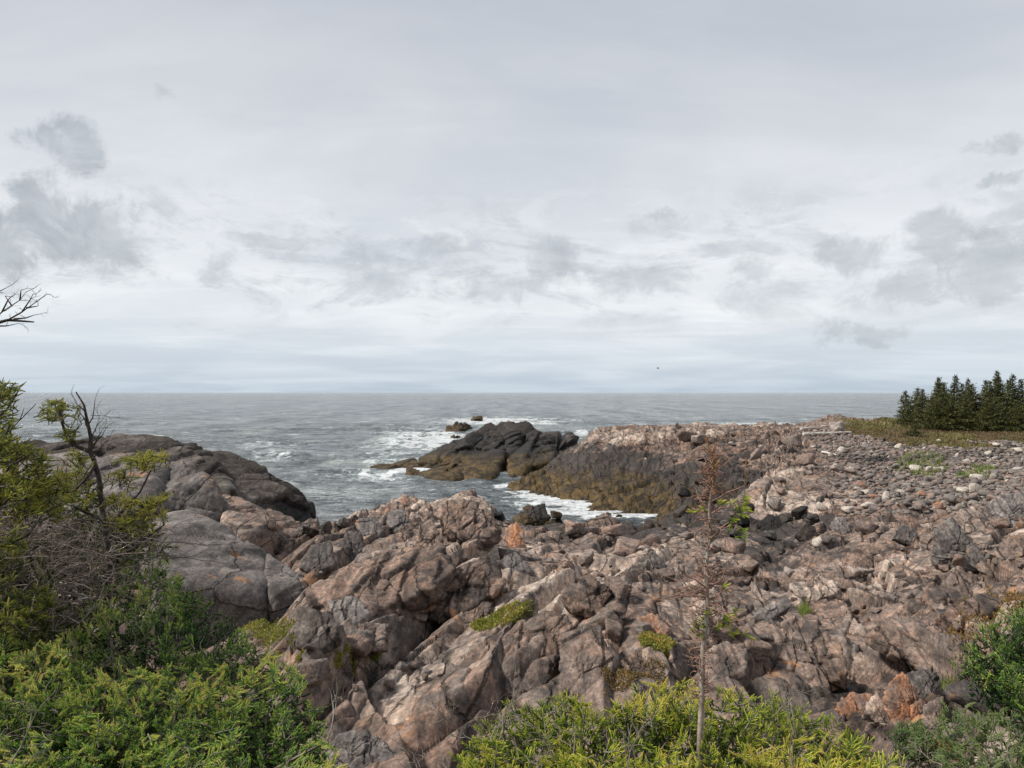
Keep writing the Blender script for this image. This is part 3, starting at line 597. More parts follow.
# ------------------------------------------------------------------ plants
PR = np.random.default_rng(21)
def unit(v): return v/(np.linalg.norm(v, axis=-1, keepdims=True)+1e-9)
def leaf_mat(name, stops, tr=.25):
    T = NT(name); pos = T.n('ShaderNodeNewGeometry').outputs['Position']
    t = T.math('ADD', T.attr('tone'), T.math('MULTIPLY', T.math('SUBTRACT', T.noise(pos, 2.5, 3, .6), .5), .30), clamp=True)
    col = T.ramp(t, stops)
    b = T.n('ShaderNodeBsdfPrincipled'); T.put(b.inputs['Base Color'], col); b.inputs['Roughness'].default_value = .6; b.inputs['Specular IOR Level'].default_value = .3
    q = T.n('ShaderNodeBsdfTranslucent'); T.put(q.inputs[0], T.mix(1., col, (1.3, 1.4, .8), 'MULTIPLY'))
    mx = T.n('ShaderNodeMixShader'); mx.inputs[0].default_value = tr; T.l.new(b.outputs[0], mx.inputs[1]); T.l.new(q.outputs[0], mx.inputs[2])
    o = T.n('ShaderNodeOutputMaterial'); T.l.new(mx.outputs[0], o.inputs[0]); return T.m
def wood_mat(name, a, b):
    T = NT(name); pos = T.n('ShaderNodeNewGeometry').outputs['Position']
    n = T.noise(pos, 30, 5, .7); col = T.mix(T.rng(n, .35, .65), a, b)
    n2 = T.noise(pos, 9, 4, .7); col = T.mix(T.rng(n2, .56, .64, 0, .7), col, (.30, .30, .26))
    return T.out(col, .9, T.bump(n, .006), .2)
LM_GREEN = leaf_mat('spruce_needles_green', [(0., (.012, .026, .010)), (.25, (.042, .095, .026)), (.48, (.13, .25, .05)), (.68, (.32, .44, .09)), (.88, (.52, .54, .13)), (1., (.58, .46, .16))])
LM_GOLD = leaf_mat('spruce_needles_yellow_green', [(0., (.026, .044, .012)), (.25, (.09, .145, .022)), (.48, (.25, .33, .035)), (.72, (.52, .54, .07)), (1., (.66, .50, .15))])
LM_OLIVE = leaf_mat('spruce_needles_olive', [(0., (.022, .030, .010)), (.35, (.10, .125, .025)), (.62, (.26, .27, .05)), (1., (.48, .43, .09))])
LM_JUN = leaf_mat('juniper_needles', [(0., (.04, .065, .025)), (.4, (.12, .18, .07)), (.75, (.20, .28, .10)), (1., (.32, .36, .14))])
LM_MOSS = leaf_mat('moss_and_crowberry', [(0., (.05, .06, .015)), (.4, (.15, .155, .035)), (.7, (.29, .28, .06)), (.9, (.38, .22, .07)), (1., (.42, .15, .06))])
LM_GRASS = leaf_mat('shore_grass', [(0., (.06, .08, .02)), (.5, (.16, .21, .05)), (.8, (.28, .28, .10)), (1., (.36, .28, .14))])
LM_HEATH = leaf_mat('heath_leaves', [(0., (.05, .04, .018)), (.4, (.15, .11, .04)), (.7, (.28, .16, .06)), (1., (.42, .20, .08))])
LM_DARK = leaf_mat('dark_spruce_needles', [(0., (.018, .022, .008)), (.45, (.055, .062, .018)), (.8, (.12, .115, .032)), (1., (.20, .17, .05))], .12)
WOOD = wood_mat('spruce_bark', (.13, .10, .08), (.27, .23, .20)); DEADW = wood_mat('dead_grey_twigs', (.13, .10, .085), (.27, .225, .20)); REDW = wood_mat('reddish_dead_twigs', (.20, .11, .08), (.36, .23, .18)); PALEW = wood_mat('pale_weathered_bark', (.24, .18, .145), (.42, .35, .30)); DARKW = wood_mat('dark_twigs', (.035, .028, .024), (.085, .07, .06))

def proto_shoot(seed, n, nl=.24, nw=.075, ang=66):
    r = np.random.default_rng(seed); V = []; T_ = []; 
    for i in range(n):
        t = .02+.96*(i+.5)/n; a = i*2.39996+r.uniform(-.3, .3); A = math.radians(ang-34*t+r.uniform(-10, 10)); L = nl*(1-.35*t)*r.uniform(.8, 1.15)
        o = np.array([math.cos(a), math.sin(a), 0]); s = np.array([-math.sin(a), math.cos(a), 0]); dr = o*math.sin(A)+np.array([0, 0, math.cos(A)])
        b = np.array([0, 0, t*.92])+o*.012
        V += [b-s*nw*.5, b+s*nw*.5, b+dr*L]; T_ += [t*.48-.20, t*.48-.20, t*.48+.02]
    k = 5; ring = [(.03, .04), (.45, .06), (.85, .05), (1.0, .015)]
    P_ = [[np.array([math.cos(2*PI*j/k)*q, math.sin(2*PI*j/k)*q, z]) for j in range(k)] for z, q in ring]
    for i in range(3):
        for j in range(k):
            a, b, c, d = P_[i][j], P_[i][(j+1) % k], P_[i+1][(j+1) % k], P_[i+1][j]; ta, tb = ring[i][0]*.5-.22, ring[i+1][0]*.5-.18
            V += [a, b, c, a, c, d]; T_ += [ta, ta, tb, ta, tb, tb]
    return np.array(V), np.array(T_)
class Foliage:
    def __init__(s, n=30, nl=.24, nw=.075): s.pr = [proto_shoot(i, n, nl, nw) for i in range(4)]; s.S = []
    def add(s, p, d, L, tone): s.S.append((*p, *d, L, tone))
    def build(s, name, mat, parent):
        A = np.array(s.S); Vs, Ts = [], []
        for k in range(4):
            B = A[k::4]; pv, pt = s.pr[k]
            if not len(B): continue
            z = unit(B[:, 3:6]); q = np.where(np.abs(z[:, 2:3]) > .9, np.array([[1., 0, 0]]), np.array([[0, 0, 1.]])); x = unit(np.cross(q, z)); y = np.cross(z, x)
            th = PR.uniform(0, 2*PI, len(B))[:, None]; x, y = x*np.cos(th)+y*np.sin(th), y*np.cos(th)-x*np.sin(th)
            bend = pv[:, 2]**2
            W = B[:, None, :3]+B[:, 6, None, None]*(pv[None, :, 0:1]*x[:, None]+pv[None, :, 1:2]*y[:, None]+pv[None, :, 2:3]*z[:, None])
            W[..., 2] += bend[None]*B[:, 6, None]*.06
            Vs.append(W.reshape(-1, 3)); Ts.append((B[:, 7, None]+pt[None]).ravel())
        V = np.concatenate(Vs); n = len(V)//3
        return mesh_np(name, V, np.arange(n*3).reshape(-1, 3), 3, mat, parent, {'tone': np.clip(np.concatenate(Ts), 0, 1)}, smooth=False)
class Wood:
    def __init__(s): s.S = []
    def seg(s, a, b, ra, rb): s.S.append((*a, *b, ra, rb))
    def path(s, pts, r0, r1):
        for i in range(len(pts)-1): s.seg(pts[i], pts[i+1], r0+(r1-r0)*i/(len(pts)-1), r0+(r1-r0)*(i+1)/(len(pts)-1))
    def build(s, name, mat, parent, k=5):
        A = np.array(s.S); a, b = A[:, :3], A[:, 3:6]; z = unit(b-a); q = np.where(np.abs(z[:, 2:3]) > .9, np.array([[1., 0, 0]]), np.array([[0, 0, 1.]])); x = unit(np.cross(q, z)); y = np.cross(z, x)
        th = np.arange(k)*2*PI/k; R_ = np.cos(th)[None, :, None]*x[:, None]+np.sin(th)[None, :, None]*y[:, None]
        V = np.concatenate([a[:, None]+R_*A[:, 6, None, None], b[:, None]+R_*A[:, 7, None, None]], 1).reshape(-1, 3)
        i = np.arange(k); j = (i+1) % k; f = np.stack([i, j, j+k, i+k], -1)[None]+(np.arange(len(A))*2*k)[:, None, None]
        return mesh_np(name, V, f.reshape(-1, 4), 4, mat, parent)
def curve(a, b, n=5, sag=0., wob=.06):
    a = np.array(a); b = np.array(b); L = np.linalg.norm(b-a); o = []
    for i in range(n+1):
        t = i/n; p = a+(b-a)*t+np.array([0, 0, -sag*4*t*(1-t)*L])
        if 0 < i < n: p = p+PR.normal(size=3)*wob*L/n*1.5
        o.append(p)
    return o
def spray(F_, W_, R_, D, L, ls=.07, tone=.4, up=np.array([0, 0, 1.]), m=5):
    """one flat spruce spray: a leader with side shoots in pairs"""
    D = unit(np.array(D)); side = unit(np.cross(D, up)+PR.normal(size=3)*.25); tip = R_+D*L
    W_.path(curve(R_, tip, 3, 0, .1), .0035, .0018)
    F_.add(tip-D*ls*.4, D, ls*PR.uniform(1.0, 1.35), tone+PR.uniform(-.05, .25))
    for i in range(m):
        t = .25+.72*i/m
        for s in (-1, 1):
            if PR.uniform() < .12: continue
            p = R_+D*L*t; q = unit(D*.55+side*s*PR.uniform(.6, 1.1)+up*PR.uniform(-.1, .30)); l = ls*PR.uniform(.75, 1.2)*(1.15-.35*t)
            F_.add(p, q, l, tone+PR.uniform(-.24, .24)+.08*t)
            if PR.uniform() < .75-.5*t:
                F_.add(p+q*l*.8, unit(q+PR.normal(size=3)*.15), l*.9, tone+PR.uniform(0, .3)); F_.add(p+q*l*.6, unit(q+D*.6+PR.normal(size=3)*.15), l*.75, tone+PR.uniform(-.05, .25))
    return tip
def twig(W_, a, d, L, r, depth=3, wob=.25, split=4):
    """a bare branching twig"""
    d = unit(np.array(d)); p = np.array(a); n = 4
    for i in range(n):
        q = p+d*L/n; W_.seg(p, q, r*(1-i/n*.6), r*(1-(i+1)/n*.6)); p = q
        if depth and i:
            for _ in range(1 if split < 4 else 1+(PR.uniform() < .5)): twig(W_, p, unit(d+PR.normal(size=3)*.65), L*PR.uniform(.35, .6), r*.5, depth-1, wob, split)
        d = unit(d+PR.normal(size=3)*wob)
def inside(poly, u, v):
    poly = np.array(poly, float); c = False; j = len(poly)-1
    for i in range(len(poly)):
        if (poly[i, 1] > v) != (poly[j, 1] > v) and u < (poly[j, 0]-poly[i, 0])*(v-poly[i, 1])/(poly[j, 1]-poly[i, 1])+poly[i, 0]: c = not c
        j = i
    return c
def rand_in(poly):
    p = np.array(poly, float); lo = p.min(0); hi = p.max(0)
    while True:
        u, v = PR.uniform(lo[0], hi[0]), PR.uniform(lo[1], hi[1])
        if inside(poly, u, v): return u, v
def shrub(name, label, cat, poly, dfun, n, mat, centre, ls=.07, L=.20, tone=.38, lump=.25, stems=26, dense=30, wood=None, layers=2, nl=.24, m=5, spread=1., inner=2.2):
    """a bush whose canopy passes through the outline poly at the distances dfun; sprays grow outwards from stems near the centre"""
    base = np.array(centre, float); root = empty(name, base, label, cat); F_ = Foliage(dense, nl); W_ = Wood()
    for i in range(n):
        u, v = rand_in(poly); d = dfun(u, v)
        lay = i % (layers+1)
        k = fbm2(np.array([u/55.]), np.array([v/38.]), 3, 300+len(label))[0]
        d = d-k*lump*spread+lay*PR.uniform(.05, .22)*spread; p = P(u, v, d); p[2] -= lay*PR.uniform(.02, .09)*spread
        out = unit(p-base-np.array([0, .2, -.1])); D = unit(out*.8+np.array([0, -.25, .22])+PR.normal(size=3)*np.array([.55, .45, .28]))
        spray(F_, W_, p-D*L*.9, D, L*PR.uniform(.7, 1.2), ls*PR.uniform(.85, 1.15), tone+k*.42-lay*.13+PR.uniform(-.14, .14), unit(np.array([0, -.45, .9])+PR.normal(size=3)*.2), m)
        if i % max(1, n//stems) == 0:
            W_.path(curve(base+PR.normal(size=3)*.08, p-D*L*.8, 6, .05, .10), .014, .005)
            for _ in range(2): twig(W_, p-D*L*1.1, -D+PR.normal(size=3), .25, .004, 2)
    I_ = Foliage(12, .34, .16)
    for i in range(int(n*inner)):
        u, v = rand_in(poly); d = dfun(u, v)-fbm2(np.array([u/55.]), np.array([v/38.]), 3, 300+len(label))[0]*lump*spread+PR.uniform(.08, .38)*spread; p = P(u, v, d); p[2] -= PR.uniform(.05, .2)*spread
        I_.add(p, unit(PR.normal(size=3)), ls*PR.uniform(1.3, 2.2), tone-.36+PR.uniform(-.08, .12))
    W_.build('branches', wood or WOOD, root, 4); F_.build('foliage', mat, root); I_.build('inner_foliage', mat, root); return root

# low green spruce mat, bottom left
gp = [(-140, 640), (-40, 632), (50, 640), (92, 600), (98, 556), (120, 541), (160, 553), (195, 585), (222, 612), (258, 640), (290, 662), (318, 700), (322, 730), (345, 768), (350, 840), (-140, 840)]
shrub('spruce_shrub', 'low spreading bright green spruce bush with yellow shoot tips in the bottom left corner', 'shrub', gp, lambda u, v: 5.5-(v-545)/223*2.45-max(0, 100-u)*.002, 2500, LM_GREEN, (-2.0, 4.2, 4.7), .034, .10, .40, .45, 40, 20, None, 2, .30)
# dark shaded spruce behind it, left edge
shrub('spruce_shrub', 'dark olive green spruce clump under the bare twigs at the left edge', 'shrub', [(-120, 535), (-20, 525), (40, 540), (62, 575), (50, 625), (-20, 650), (-120, 650)], lambda u, v: 4.6-(v-540)/223*1.6, 130, LM_OLIVE, (-2.9, 4.8, 4.8), .058, .16, .36, .2, 14, 28)

# krummholz spruce with the bare twisted trunk
def krumm():
    D0 = 5.0; root = empty('krummholz_spruce', P(100, 620, D0+.1), 'stunted windswept spruce with a bare twisted trunk and twiggy dead top', 'tree')
    T_ = Wood(); B = Wood(); Fo = Foliage(28); X = Wood()
    Q = lambda u, v, d=D0: P(u, v, d)
    T_.path([Q(103, 640), Q(108, 590), Q(110, 560), Q(106, 535), Q(104, 520), Q(101, 500), Q(99, 478), Q(94, 460), Q(90, 452)], .024, .013)
    T_.path([Q(90, 452), Q(91, 438), Q(87, 420), Q(84, 405), Q(76, 392)], .015, .004); T_.path([Q(90, 452), Q(76, 446), Q(66, 434), Q(61, 420), Q(57, 408)], .014, .005)
    for a, b in ((Q(91, 440), Q(102, 420)), (Q(88, 425), Q(95, 400)), (Q(91, 446), Q(106, 428)), (Q(86, 412), Q(74, 398)), (Q(94, 458), Q(108, 440)), (Q(90, 432), Q(80, 412)), (Q(92, 450), Q(100, 434))):
        B.path(curve(a, b, 3, 0, .12), .005, .0018); twig(B, a+(b-a)*.4, b-a+PR.normal(size=3)*.08, .17, .0022, 2, .3, 3); twig(B, b, b-a, .08, .0018, 1, .3, 3)
    limbs = [((108, 530), (122, 512), (140, 492), (155, 462), 16), ((106, 540), (125, 525), (150, 510), (160, 516), 22), ((104, 520), (85, 512), (72, 505), (50, 500), 16), ((110, 560), (135, 548), (150, 535), (165, 524), 10), ((96, 465), (85, 480), (72, 492), (40, 488), 14),
             ((57, 408), (60, 414), (62, 422), (55, 418), 0)]
    for (a, b, c, d, n) in limbs: B.path([Q(*a), Q(*b, D0-.08), Q(*c, D0-.12), Q(*d, D0-.1)], .013, .004)
    clumps = [(62, 412, 20, 12, 22, .42), (48, 417, 10, 5, 8, .4), (70, 432, 10, 12, 12, .32), (140, 462, 24, 6, 24, .62), (156, 457, 12, 4, 10, .66), (128, 478, 9, 4, 6, .45), (135, 502, 30, 8, 32, .6), (150, 512, 20, 8, 20, .62), (128, 520, 20, 6, 16, .5), (112, 474, 12, 6, 5, .42), (78, 462, 14, 10, 14, .38), (132, 530, 22, 6, 14, .45), (80, 500, 14, 8, 10, .5), (70, 482, 20, 12, 22, .42), (155, 500, 14, 5, 8, .66)]
    for (u, v, ru, rv, n, tn) in clumps:
        for i in range(n):
            a = PR.uniform(0, 2*PI); k = math.sqrt(PR.uniform()); p = Q(u+ru*k*math.cos(a), v+rv*k*math.sin(a), D0-.05+PR.normal()*.12)
            D = unit(np.array([.35*math.cos(a)+.1, -.25, .3])+PR.normal(size=3)*.35); spray(Fo, B, p-D*.07, D, .09, .038, tn+.04+PR.uniform(-.1, .1), np.array([0, -.4, .9]), 3)
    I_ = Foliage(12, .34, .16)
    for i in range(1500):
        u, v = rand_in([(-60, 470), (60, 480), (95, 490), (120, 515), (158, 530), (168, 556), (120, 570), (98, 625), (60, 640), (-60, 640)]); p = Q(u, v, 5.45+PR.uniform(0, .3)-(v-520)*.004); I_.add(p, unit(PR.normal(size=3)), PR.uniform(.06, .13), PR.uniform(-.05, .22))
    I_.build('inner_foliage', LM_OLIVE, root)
    for i in range(420):      # the brown tangle of dead twigs round the trunk
        u, v = rand_in([(-60, 500), (40, 512), (110, 520), (165, 540), (175, 560), (120, 560), (98, 620), (60, 640), (-60, 640)]); p = Q(u, v, 5.1+PR.normal()*.2-(v-520)*.004)
        twig(X, p, np.array([PR.normal(), PR.normal()*.4, PR.uniform(-.3, .6)]), PR.uniform(.18, .42), .0042, 2, .35, 3)
    t = T_.build('trunk', DARKW, root, 7); B.build('branches', DARKW, root, 4); Fo.build('foliage', LM_OLIVE, root); X.build('dead_twigs', DEADW, root, 3)
krumm()
# the dense spruce left of it
def left_spruce():
    D0 = 4.2; root = empty('spruce_tree', P(-30, 640, D0), 'dense dark green spruce cut by the left edge, with one bough rising above the horizon', 'tree'); T_ = Wood(); B = Wood(); Fo = Foliage(30)
    Q = lambda u, v, d=D0: P(u, v, d)
    T_.path([Q(-35, 700), Q(-30, 560), Q(-34, 450), Q(-40, 350), Q(-46, 250)], .05, .02)
    for (a, b) in (((-30, 470), (20, 388)), ((-30, 520), (30, 455)), ((-30, 540), (52, 470)), ((-28, 560), (60, 505)), ((-28, 480), (10, 425))): B.path(curve(Q(*a), Q(*b, D0-.15), 5, 0, .12), .014, .004)
    B.path([Q(-10, 470), Q(8, 432), Q(20, 420), Q(36, 404)], .004, .002); B.path([Q(20, 420), Q(24, 408)], .003, .0015)
    for (u, v, ru, rv, n, tn) in [(0, 440, 12, 18, 26, .28), (2, 405, 10, 18, 22, .30), (8, 392, 8, 7, 8, .3), (14, 455, 22, 12, 26, .34), (35, 462, 14, 9, 14, .40), (20, 480, 34, 16, 52, .44), (-20, 480, 40, 60, 60, .3), (45, 490, 22, 16, 30, .46), (10, 505, 32, 12, 36, .46), (45, 512, 26, 9, 16, .40), (-10, 540, 30, 20, 24, .3)]:
        for i in range(n):
            a = PR.uniform(0, 2*PI); k = math.sqrt(PR.uniform()); p = Q(u+ru*k*math.cos(a), v+rv*k*math.sin(a), D0+PR.normal()*.14)
            D = unit(np.array([.45, -.2, .25])+PR.normal(size=3)*.35); spray(Fo, B, p-D*.07, D, .11, .042, tn+.02+PR.uniform(-.1, .1), np.array([0, -.4, .9]), 3)
    T_.build('trunk', WOOD, root, 8); B.build('branches', DARKW, root, 4); Fo.build('foliage', LM_OLIVE, root)
    D0 = 3.4; root = empty('dead_spruce', P(-90, 700, D0), 'dead leafless branch reaching into the sky at the left edge', 'tree'); T_ = Wood(); B = Wood()
    T_.path([Q(-95, 760, D0), Q(-88, 500, D0), Q(-92, 330, D0), Q(-90, 200, D0)], .045, .02)
    B.path([Q(-91, 360, D0), Q(-50, 330, D0), Q(-15, 326, D0), Q(8, 320, D0), Q(34, 322, D0)], .016, .003)
    for pts in ([(-15, 326), (2, 312), (20, 300), (26, 292)], [(8, 320), (22, 312), (36, 302), (47, 294)], [(-20, 326), (-8, 306), (-2, 292), (6, 288)], [(14, 319), (26, 318), (34, 315)], [(22, 312), (30, 300), (33, 294)], [(2, 312), (8, 300), (12, 296)], [(20, 300), (21, 290)], [(-10, 326), (6, 326), (16, 324)], [(26, 308), (38, 306)], [(12, 306), (5, 296)]):
        B.path([Q(u, v, D0+PR.normal()*.03) for u, v in pts], .0042, .0014)
        for u, v in pts[1:]: twig(B, Q(u, v, D0), np.array([PR.uniform(.1, 1), PR.normal()*.5, PR.uniform(-.1, 1)]), .055, .0014, 1, .3, 3)
    T_.build('trunk', WOOD, root, 8); B.build('branches', DARKW, root, 4)
left_spruce()
# yellow-green spruce in the bottom centre
cp = [(462, 748), (476, 730), (505, 705), (520, 694), (560, 690), (600, 704), (625, 690), (650, 674), (690, 682), (720, 688), (745, 690), (772, 694), (800, 700), (835, 724), (868, 738), (905, 766), (920, 830), (440, 830), (455, 768)]
shrub('spruce_shrub', 'yellow green spruce bush with finger like shoots at the bottom centre', 'shrub', cp, lambda u, v: 3.75-(v-680)/88*.75, 1350, LM_GOLD, (.75, 3.2, 4.55), .034, .10, .42, .36, 30, 20, None, 2, .28)
def shoots_at(root_name, label, items): pass
# the sapling with the bare stem
def sapling():
    D0 = 3.35; root = empty('spruce_sapling', P(700, 800, D0), 'slender nearly bare spruce sapling with a reddish dead tip above the yellow green bush', 'tree'); T_ = Wood(); B = Wood(); Fo = Foliage(34); X = Wood(); Rd = Foliage(20, .12)
    Q = lambda u, v, d=D0: P(u, v, d)
    st = [(699, 800), (700, 740), (702, 690), (703, 650), (708, 610), (706, 570), (710, 530), (709, 505), (713, 480), (711, 452)]; T_.path([Q(*p) for p in st], .0145, .004)
    def at(v): return np.interp(v, [p[1] for p in st[::-1]], [p[0] for p in st[::-1]])
    for v in np.arange(455, 700, 4.0):
        for _ in range(4): a = PR.uniform(0, 2*PI); twig(X, Q(at(v), v), np.array([math.cos(a), math.sin(a)*.7, PR.uniform(-.1, .35)]), PR.uniform(.03, .11)*(1.6 if 575 < v < 620 else .8), 0.0032, 1, .35, 3)
    for v, du, dv in ((592, -38, -4), (596, -50, 4), (588, -25, -16), (600, 30, -14), (585, 22, -20), (610, -22, 8), (500, -16, -8), (502, 34, -16), (540, 20, -18), (515, 40, -14)):
        X.path(curve(Q(at(v), v), Q(at(v)+du, v+dv, D0-.05), 4, 0, .12), .0038, .0016); twig(X, Q(at(v)+du*.6, v+dv*.6), np.array([du, 0, -dv])*.02+PR.normal(size=3)*.3, .07, .0016, 1, .3, 3)
    B.path(curve(Q(at(560), 545), Q(742, 505, D0+.02), 5, 0, .08), .006, .003); B.path([Q(742, 505), Q(745, 490), Q(745, 470)], .003, .0015)
    for (u, v, ru, rv, n, tn) in [(738, 508, 10, 6, 12, .62), (745, 500, 6, 4, 6, .7), (728, 520, 8, 5, 6, .5), (735, 532, 10, 7, 8, .42), (700, 512, 7, 3, 5, .7), (719, 503, 5, 3, 3, .75), (722, 588, 4, 2, 3, .75), (715, 618, 14, 4, 10, .62), (705, 625, 10, 4, 6, .45), (728, 613, 8, 3, 4, .6), (738, 634, 12, 3, 7, .8), (722, 630, 8, 3, 4, .6), (700, 633, 6, 4, 4, .4)]:
        for i in range(n):
            a = PR.uniform(0, 2*PI); k = math.sqrt(PR.uniform()); p = Q(u+ru*k*math.cos(a), v+rv*k*math.sin(a), D0+PR.normal()*.06)
            D = unit(np.array([.6 if u > 708 else -.6, -.2, .15])+PR.normal(size=3)*.35)
            Fo.add(p, D, .042, tn-.14); Fo.add(p, unit(D+PR.normal(size=3)*.6), .034, tn-.24)
    for v in np.repeat(np.arange(448, 500, 5), 2): Rd.add(Q(at(v), v)+PR.normal(size=3)*.004, unit(np.array([PR.normal()*.5, PR.normal()*.3, 1])), .05, .95)
    for v in (468, 480, 488): Rd.add(Q(746, v), np.array([0, 0, 1.]), .045, .95)
    for _ in range(30):
        v = PR.uniform(458, 500); a = PR.uniform(-.6, .6); X.path(curve(Q(at(v), v), Q(at(v)+PR.choice([-1, 1])*PR.uniform(6, 16), v-PR.uniform(-2, 14)), 3, 0, .15), .0022, .0012)
    T_.build('trunk', PALEW, root, 8); X.build('dead_twigs', REDW, root, 4); B.build('branches', WOOD, root, 4); Fo.build('foliage', LM_GOLD, root); Rd.build('dead_tip_needles', LM_HEATH, root)
sapling()
# right edge
shrub('spruce_shrub', 'dark yellow green spruce bush at the right edge above the long grey slab', 'shrub', [(958, 664), (966, 645), (985, 622), (1010, 608), (1050, 585), (1150, 570), (1150, 720), (1024, 716), (990, 690)], lambda u, v: 6.2-(v-640)/80*.6, 620, LM_GREEN, (4.4, 6.1, 4.25), .050, .17, .30, .35, 18, 22)
shrub('juniper', 'low pale green juniper mat at the bottom right below the long grey slab', 'shrub', [(936, 712), (952, 698), (990, 706), (1024, 716), (1120, 715), (1120, 830), (950, 830), (940, 765)], lambda u, v: 5.9-(v-700)/68*.85, 520, LM_JUN, (3.6, 5.5, 4.0), .035, .09, .46, .12, 14, 18, None, 1, .3)
shrub('juniper', 'small green juniper clump among the stones left of the big juniper mat', 'shrub', [(893, 728), (910, 716), (932, 722), (938, 745), (915, 752), (896, 745)], lambda u, v: 6.3-(v-720)/60*.8, 90, LM_JUN, (3.1, 6.2, 3.9), .035, .09, .40, .08, 6, 18, None, 1, .3)

# ground cover that follows the rock
def cover(name, label, poly, n, mat, h=.05, tone=.5, kind='leaf', cat='plant', w=.02):
    c = [hit(u, v) for u, v in poly]
    if any(q is None for q in c): print('cover miss', label); return
    W2 = [(q[0], q[1]) for q in c]; pts = np.array([rand_in(W2) for _ in range(n)])
    nz = fbm2(pts[:, 0]*4, pts[:, 1]*2.5, 3, 77); keep = nz > -.22; pts = pts[keep]; nz = nz[keep]; n = len(pts)
    z = terrain(pts[:, 0], pts[:, 1]); B = np.column_stack([pts, z+.003]); r = PR
    if kind == 'leaf': B[:, 2] += r.uniform(0, 1, n)*h*(.4+nz+.3).clip(.1, 1.2); d = unit(r.normal(size=(n, 3))+np.array([0, -.2, .9])); L = r.uniform(.6, 1.3, n)*w*1.6; ww = L*.45
    else: d = unit(r.normal(size=(n, 3))*.35+np.array([0, 0, 1.])); L = r.uniform(.5, 1.2, n)*h; ww = np.full(n, w)
    s = unit(np.cross(d, r.normal(size=(n, 3)))); V = np.stack([B-s*ww[:, None]*.5, B+s*ww[:, None]*.5, B+d*L[:, None]+s*ww[:, None]*.2, B+d*L[:, None]-s*ww[:, None]*.2], 1).reshape(-1, 3)
    t = np.repeat(tone+nz*.35+r.uniform(-.18, .18, n), 4); o = mesh_np(name, V, np.arange(4*n).reshape(-1, 4), 4, mat, None, {'tone': np.clip(t, 0, 1)}, smooth=False, origin=B.mean(0))
    tag(o, label, cat, None, 'stuff')
cover('crowberry', 'olive green crowberry mat on the rocks right of the green bush', [(205, 612), (240, 606), (275, 616), (303, 636), (296, 648), (262, 646), (222, 640)], 9000, LM_MOSS, .10, .42, w=.022)
cover('crowberry', 'orange and green crowberry patch in the rock hollow left of the centre', [(296, 660), (318, 648), (340, 655), (344, 668), (322, 676), (300, 674)], 3500, LM_MOSS, .05, .72, w=.018)
cover('moss', 'yellow green moss strip left of the centre near the orange crowberry', [(342, 657), (362, 652), (381, 655), (378, 663), (352, 666)], 2600, LM_MOSS, .04, .5, w=.016)
cover('moss', 'bright green moss streak on top of the big rounded ledge', [(470, 628), (490, 618), (534, 609), (536, 614), (512, 624), (492, 630), (474, 632)], 3600, LM_MOSS, .06, .48, w=.022)
cover('moss', 'yellow moss beside the brick shaped stone', [(638, 640), (660, 636), (676, 646), (668, 658), (644, 652)], 2600, LM_MOSS, .05, .55, w=.02)
cover('grass', 'small grass tuft at the foot of the scooped slab', [(424, 612), (438, 604), (446, 614), (432, 620)], 500, LM_GRASS, .16, .45, 'blade', 'grass', .008)
cover('heath', 'brown heath and dry grass behind the yellow green bush', [(600, 672), (640, 655), (668, 668), (690, 690), (640, 700), (605, 700)], 3000, LM_HEATH, .05, .45, 'leaf', 'heath', .018)
cover('heath', 'reddish heath on the slope behind the right edge bush', [(940, 640), (960, 600), (1000, 590), (1040, 600), (1040, 640), (960, 670)], 6000, LM_HEATH, .10, .45, w=.03)
cover('grass', 'grass between the mauve ledge and the long grey slab', [(925, 672), (948, 655), (962, 668), (950, 690), (930, 692)], 1500, LM_GRASS, .14, .5, 'blade', 'grass', .009)
cover('heath', 'brown heath and grass at the bottom edge left of the juniper mat', [(885, 768), (905, 745), (945, 742), (960, 768)], 5200, LM_HEATH, .06, .35, w=.016)
cover('grass', 'green sprigs among the cobbles below the spruces', [(890, 470), (905, 455), (935, 452), (950, 468), (930, 480)], 900, LM_GRASS, .30, .42, 'blade', 'grass', .05)
cover('grass', 'green sprigs on the cobbles at the right, above the brightest stone', [(955, 478), (975, 466), (1000, 470), (985, 482)], 500, LM_GRASS, .28, .42, 'blade', 'grass', .05)
cover('grass', 'grass tuft in the rock crack right of the sapling', [(798, 612), (806, 606), (812, 614), (804, 620)], 350, LM_GRASS, .14, .45, 'blade', 'grass', .01)

# turf of the headland
n = 60000; y = PR.uniform(48, 96, n); x = (PR.uniform(770, 1250, n)-512)/F*y; tm = turf_mask(x, y); k = tm > PR.uniform(.3, .9, n); x = x[k]; y = y[k]; n = len(x); z = terrain(x, y); nz = fbm2(x*.35, y*.3, 4, 66)
B = np.column_stack([x, y, z]); d = unit(PR.normal(size=(n, 3))*.45+np.array([0, 0, 1.])); L = PR.uniform(.06, .17, n)*(1+nz); s = unit(np.cross(d, PR.normal(size=(n, 3))))
V = np.stack([B-s*.05, B+s*.05, B+d*L[:, None]+s*.02, B+d*L[:, None]-s*.02], 1).reshape(-1, 3)
o = mesh_np('grass', V, np.arange(4*n).reshape(-1, 4), 4, leaf_mat('headland_turf', [(0., (.085, .058, .035)), (.35, (.17, .115, .065)), (.52, (.12, .095, .045)), (.7, (.17, .155, .055)), (1., (.26, .21, .11))]), None, {'tone': np.clip(np.repeat(.5+nz*.9+PR.uniform(-.12, .12, n), 4), 0, 1)}, smooth=False)
tag(o, 'brownish green turf of the headland in front of the spruces', 'grass', None, 'stuff')

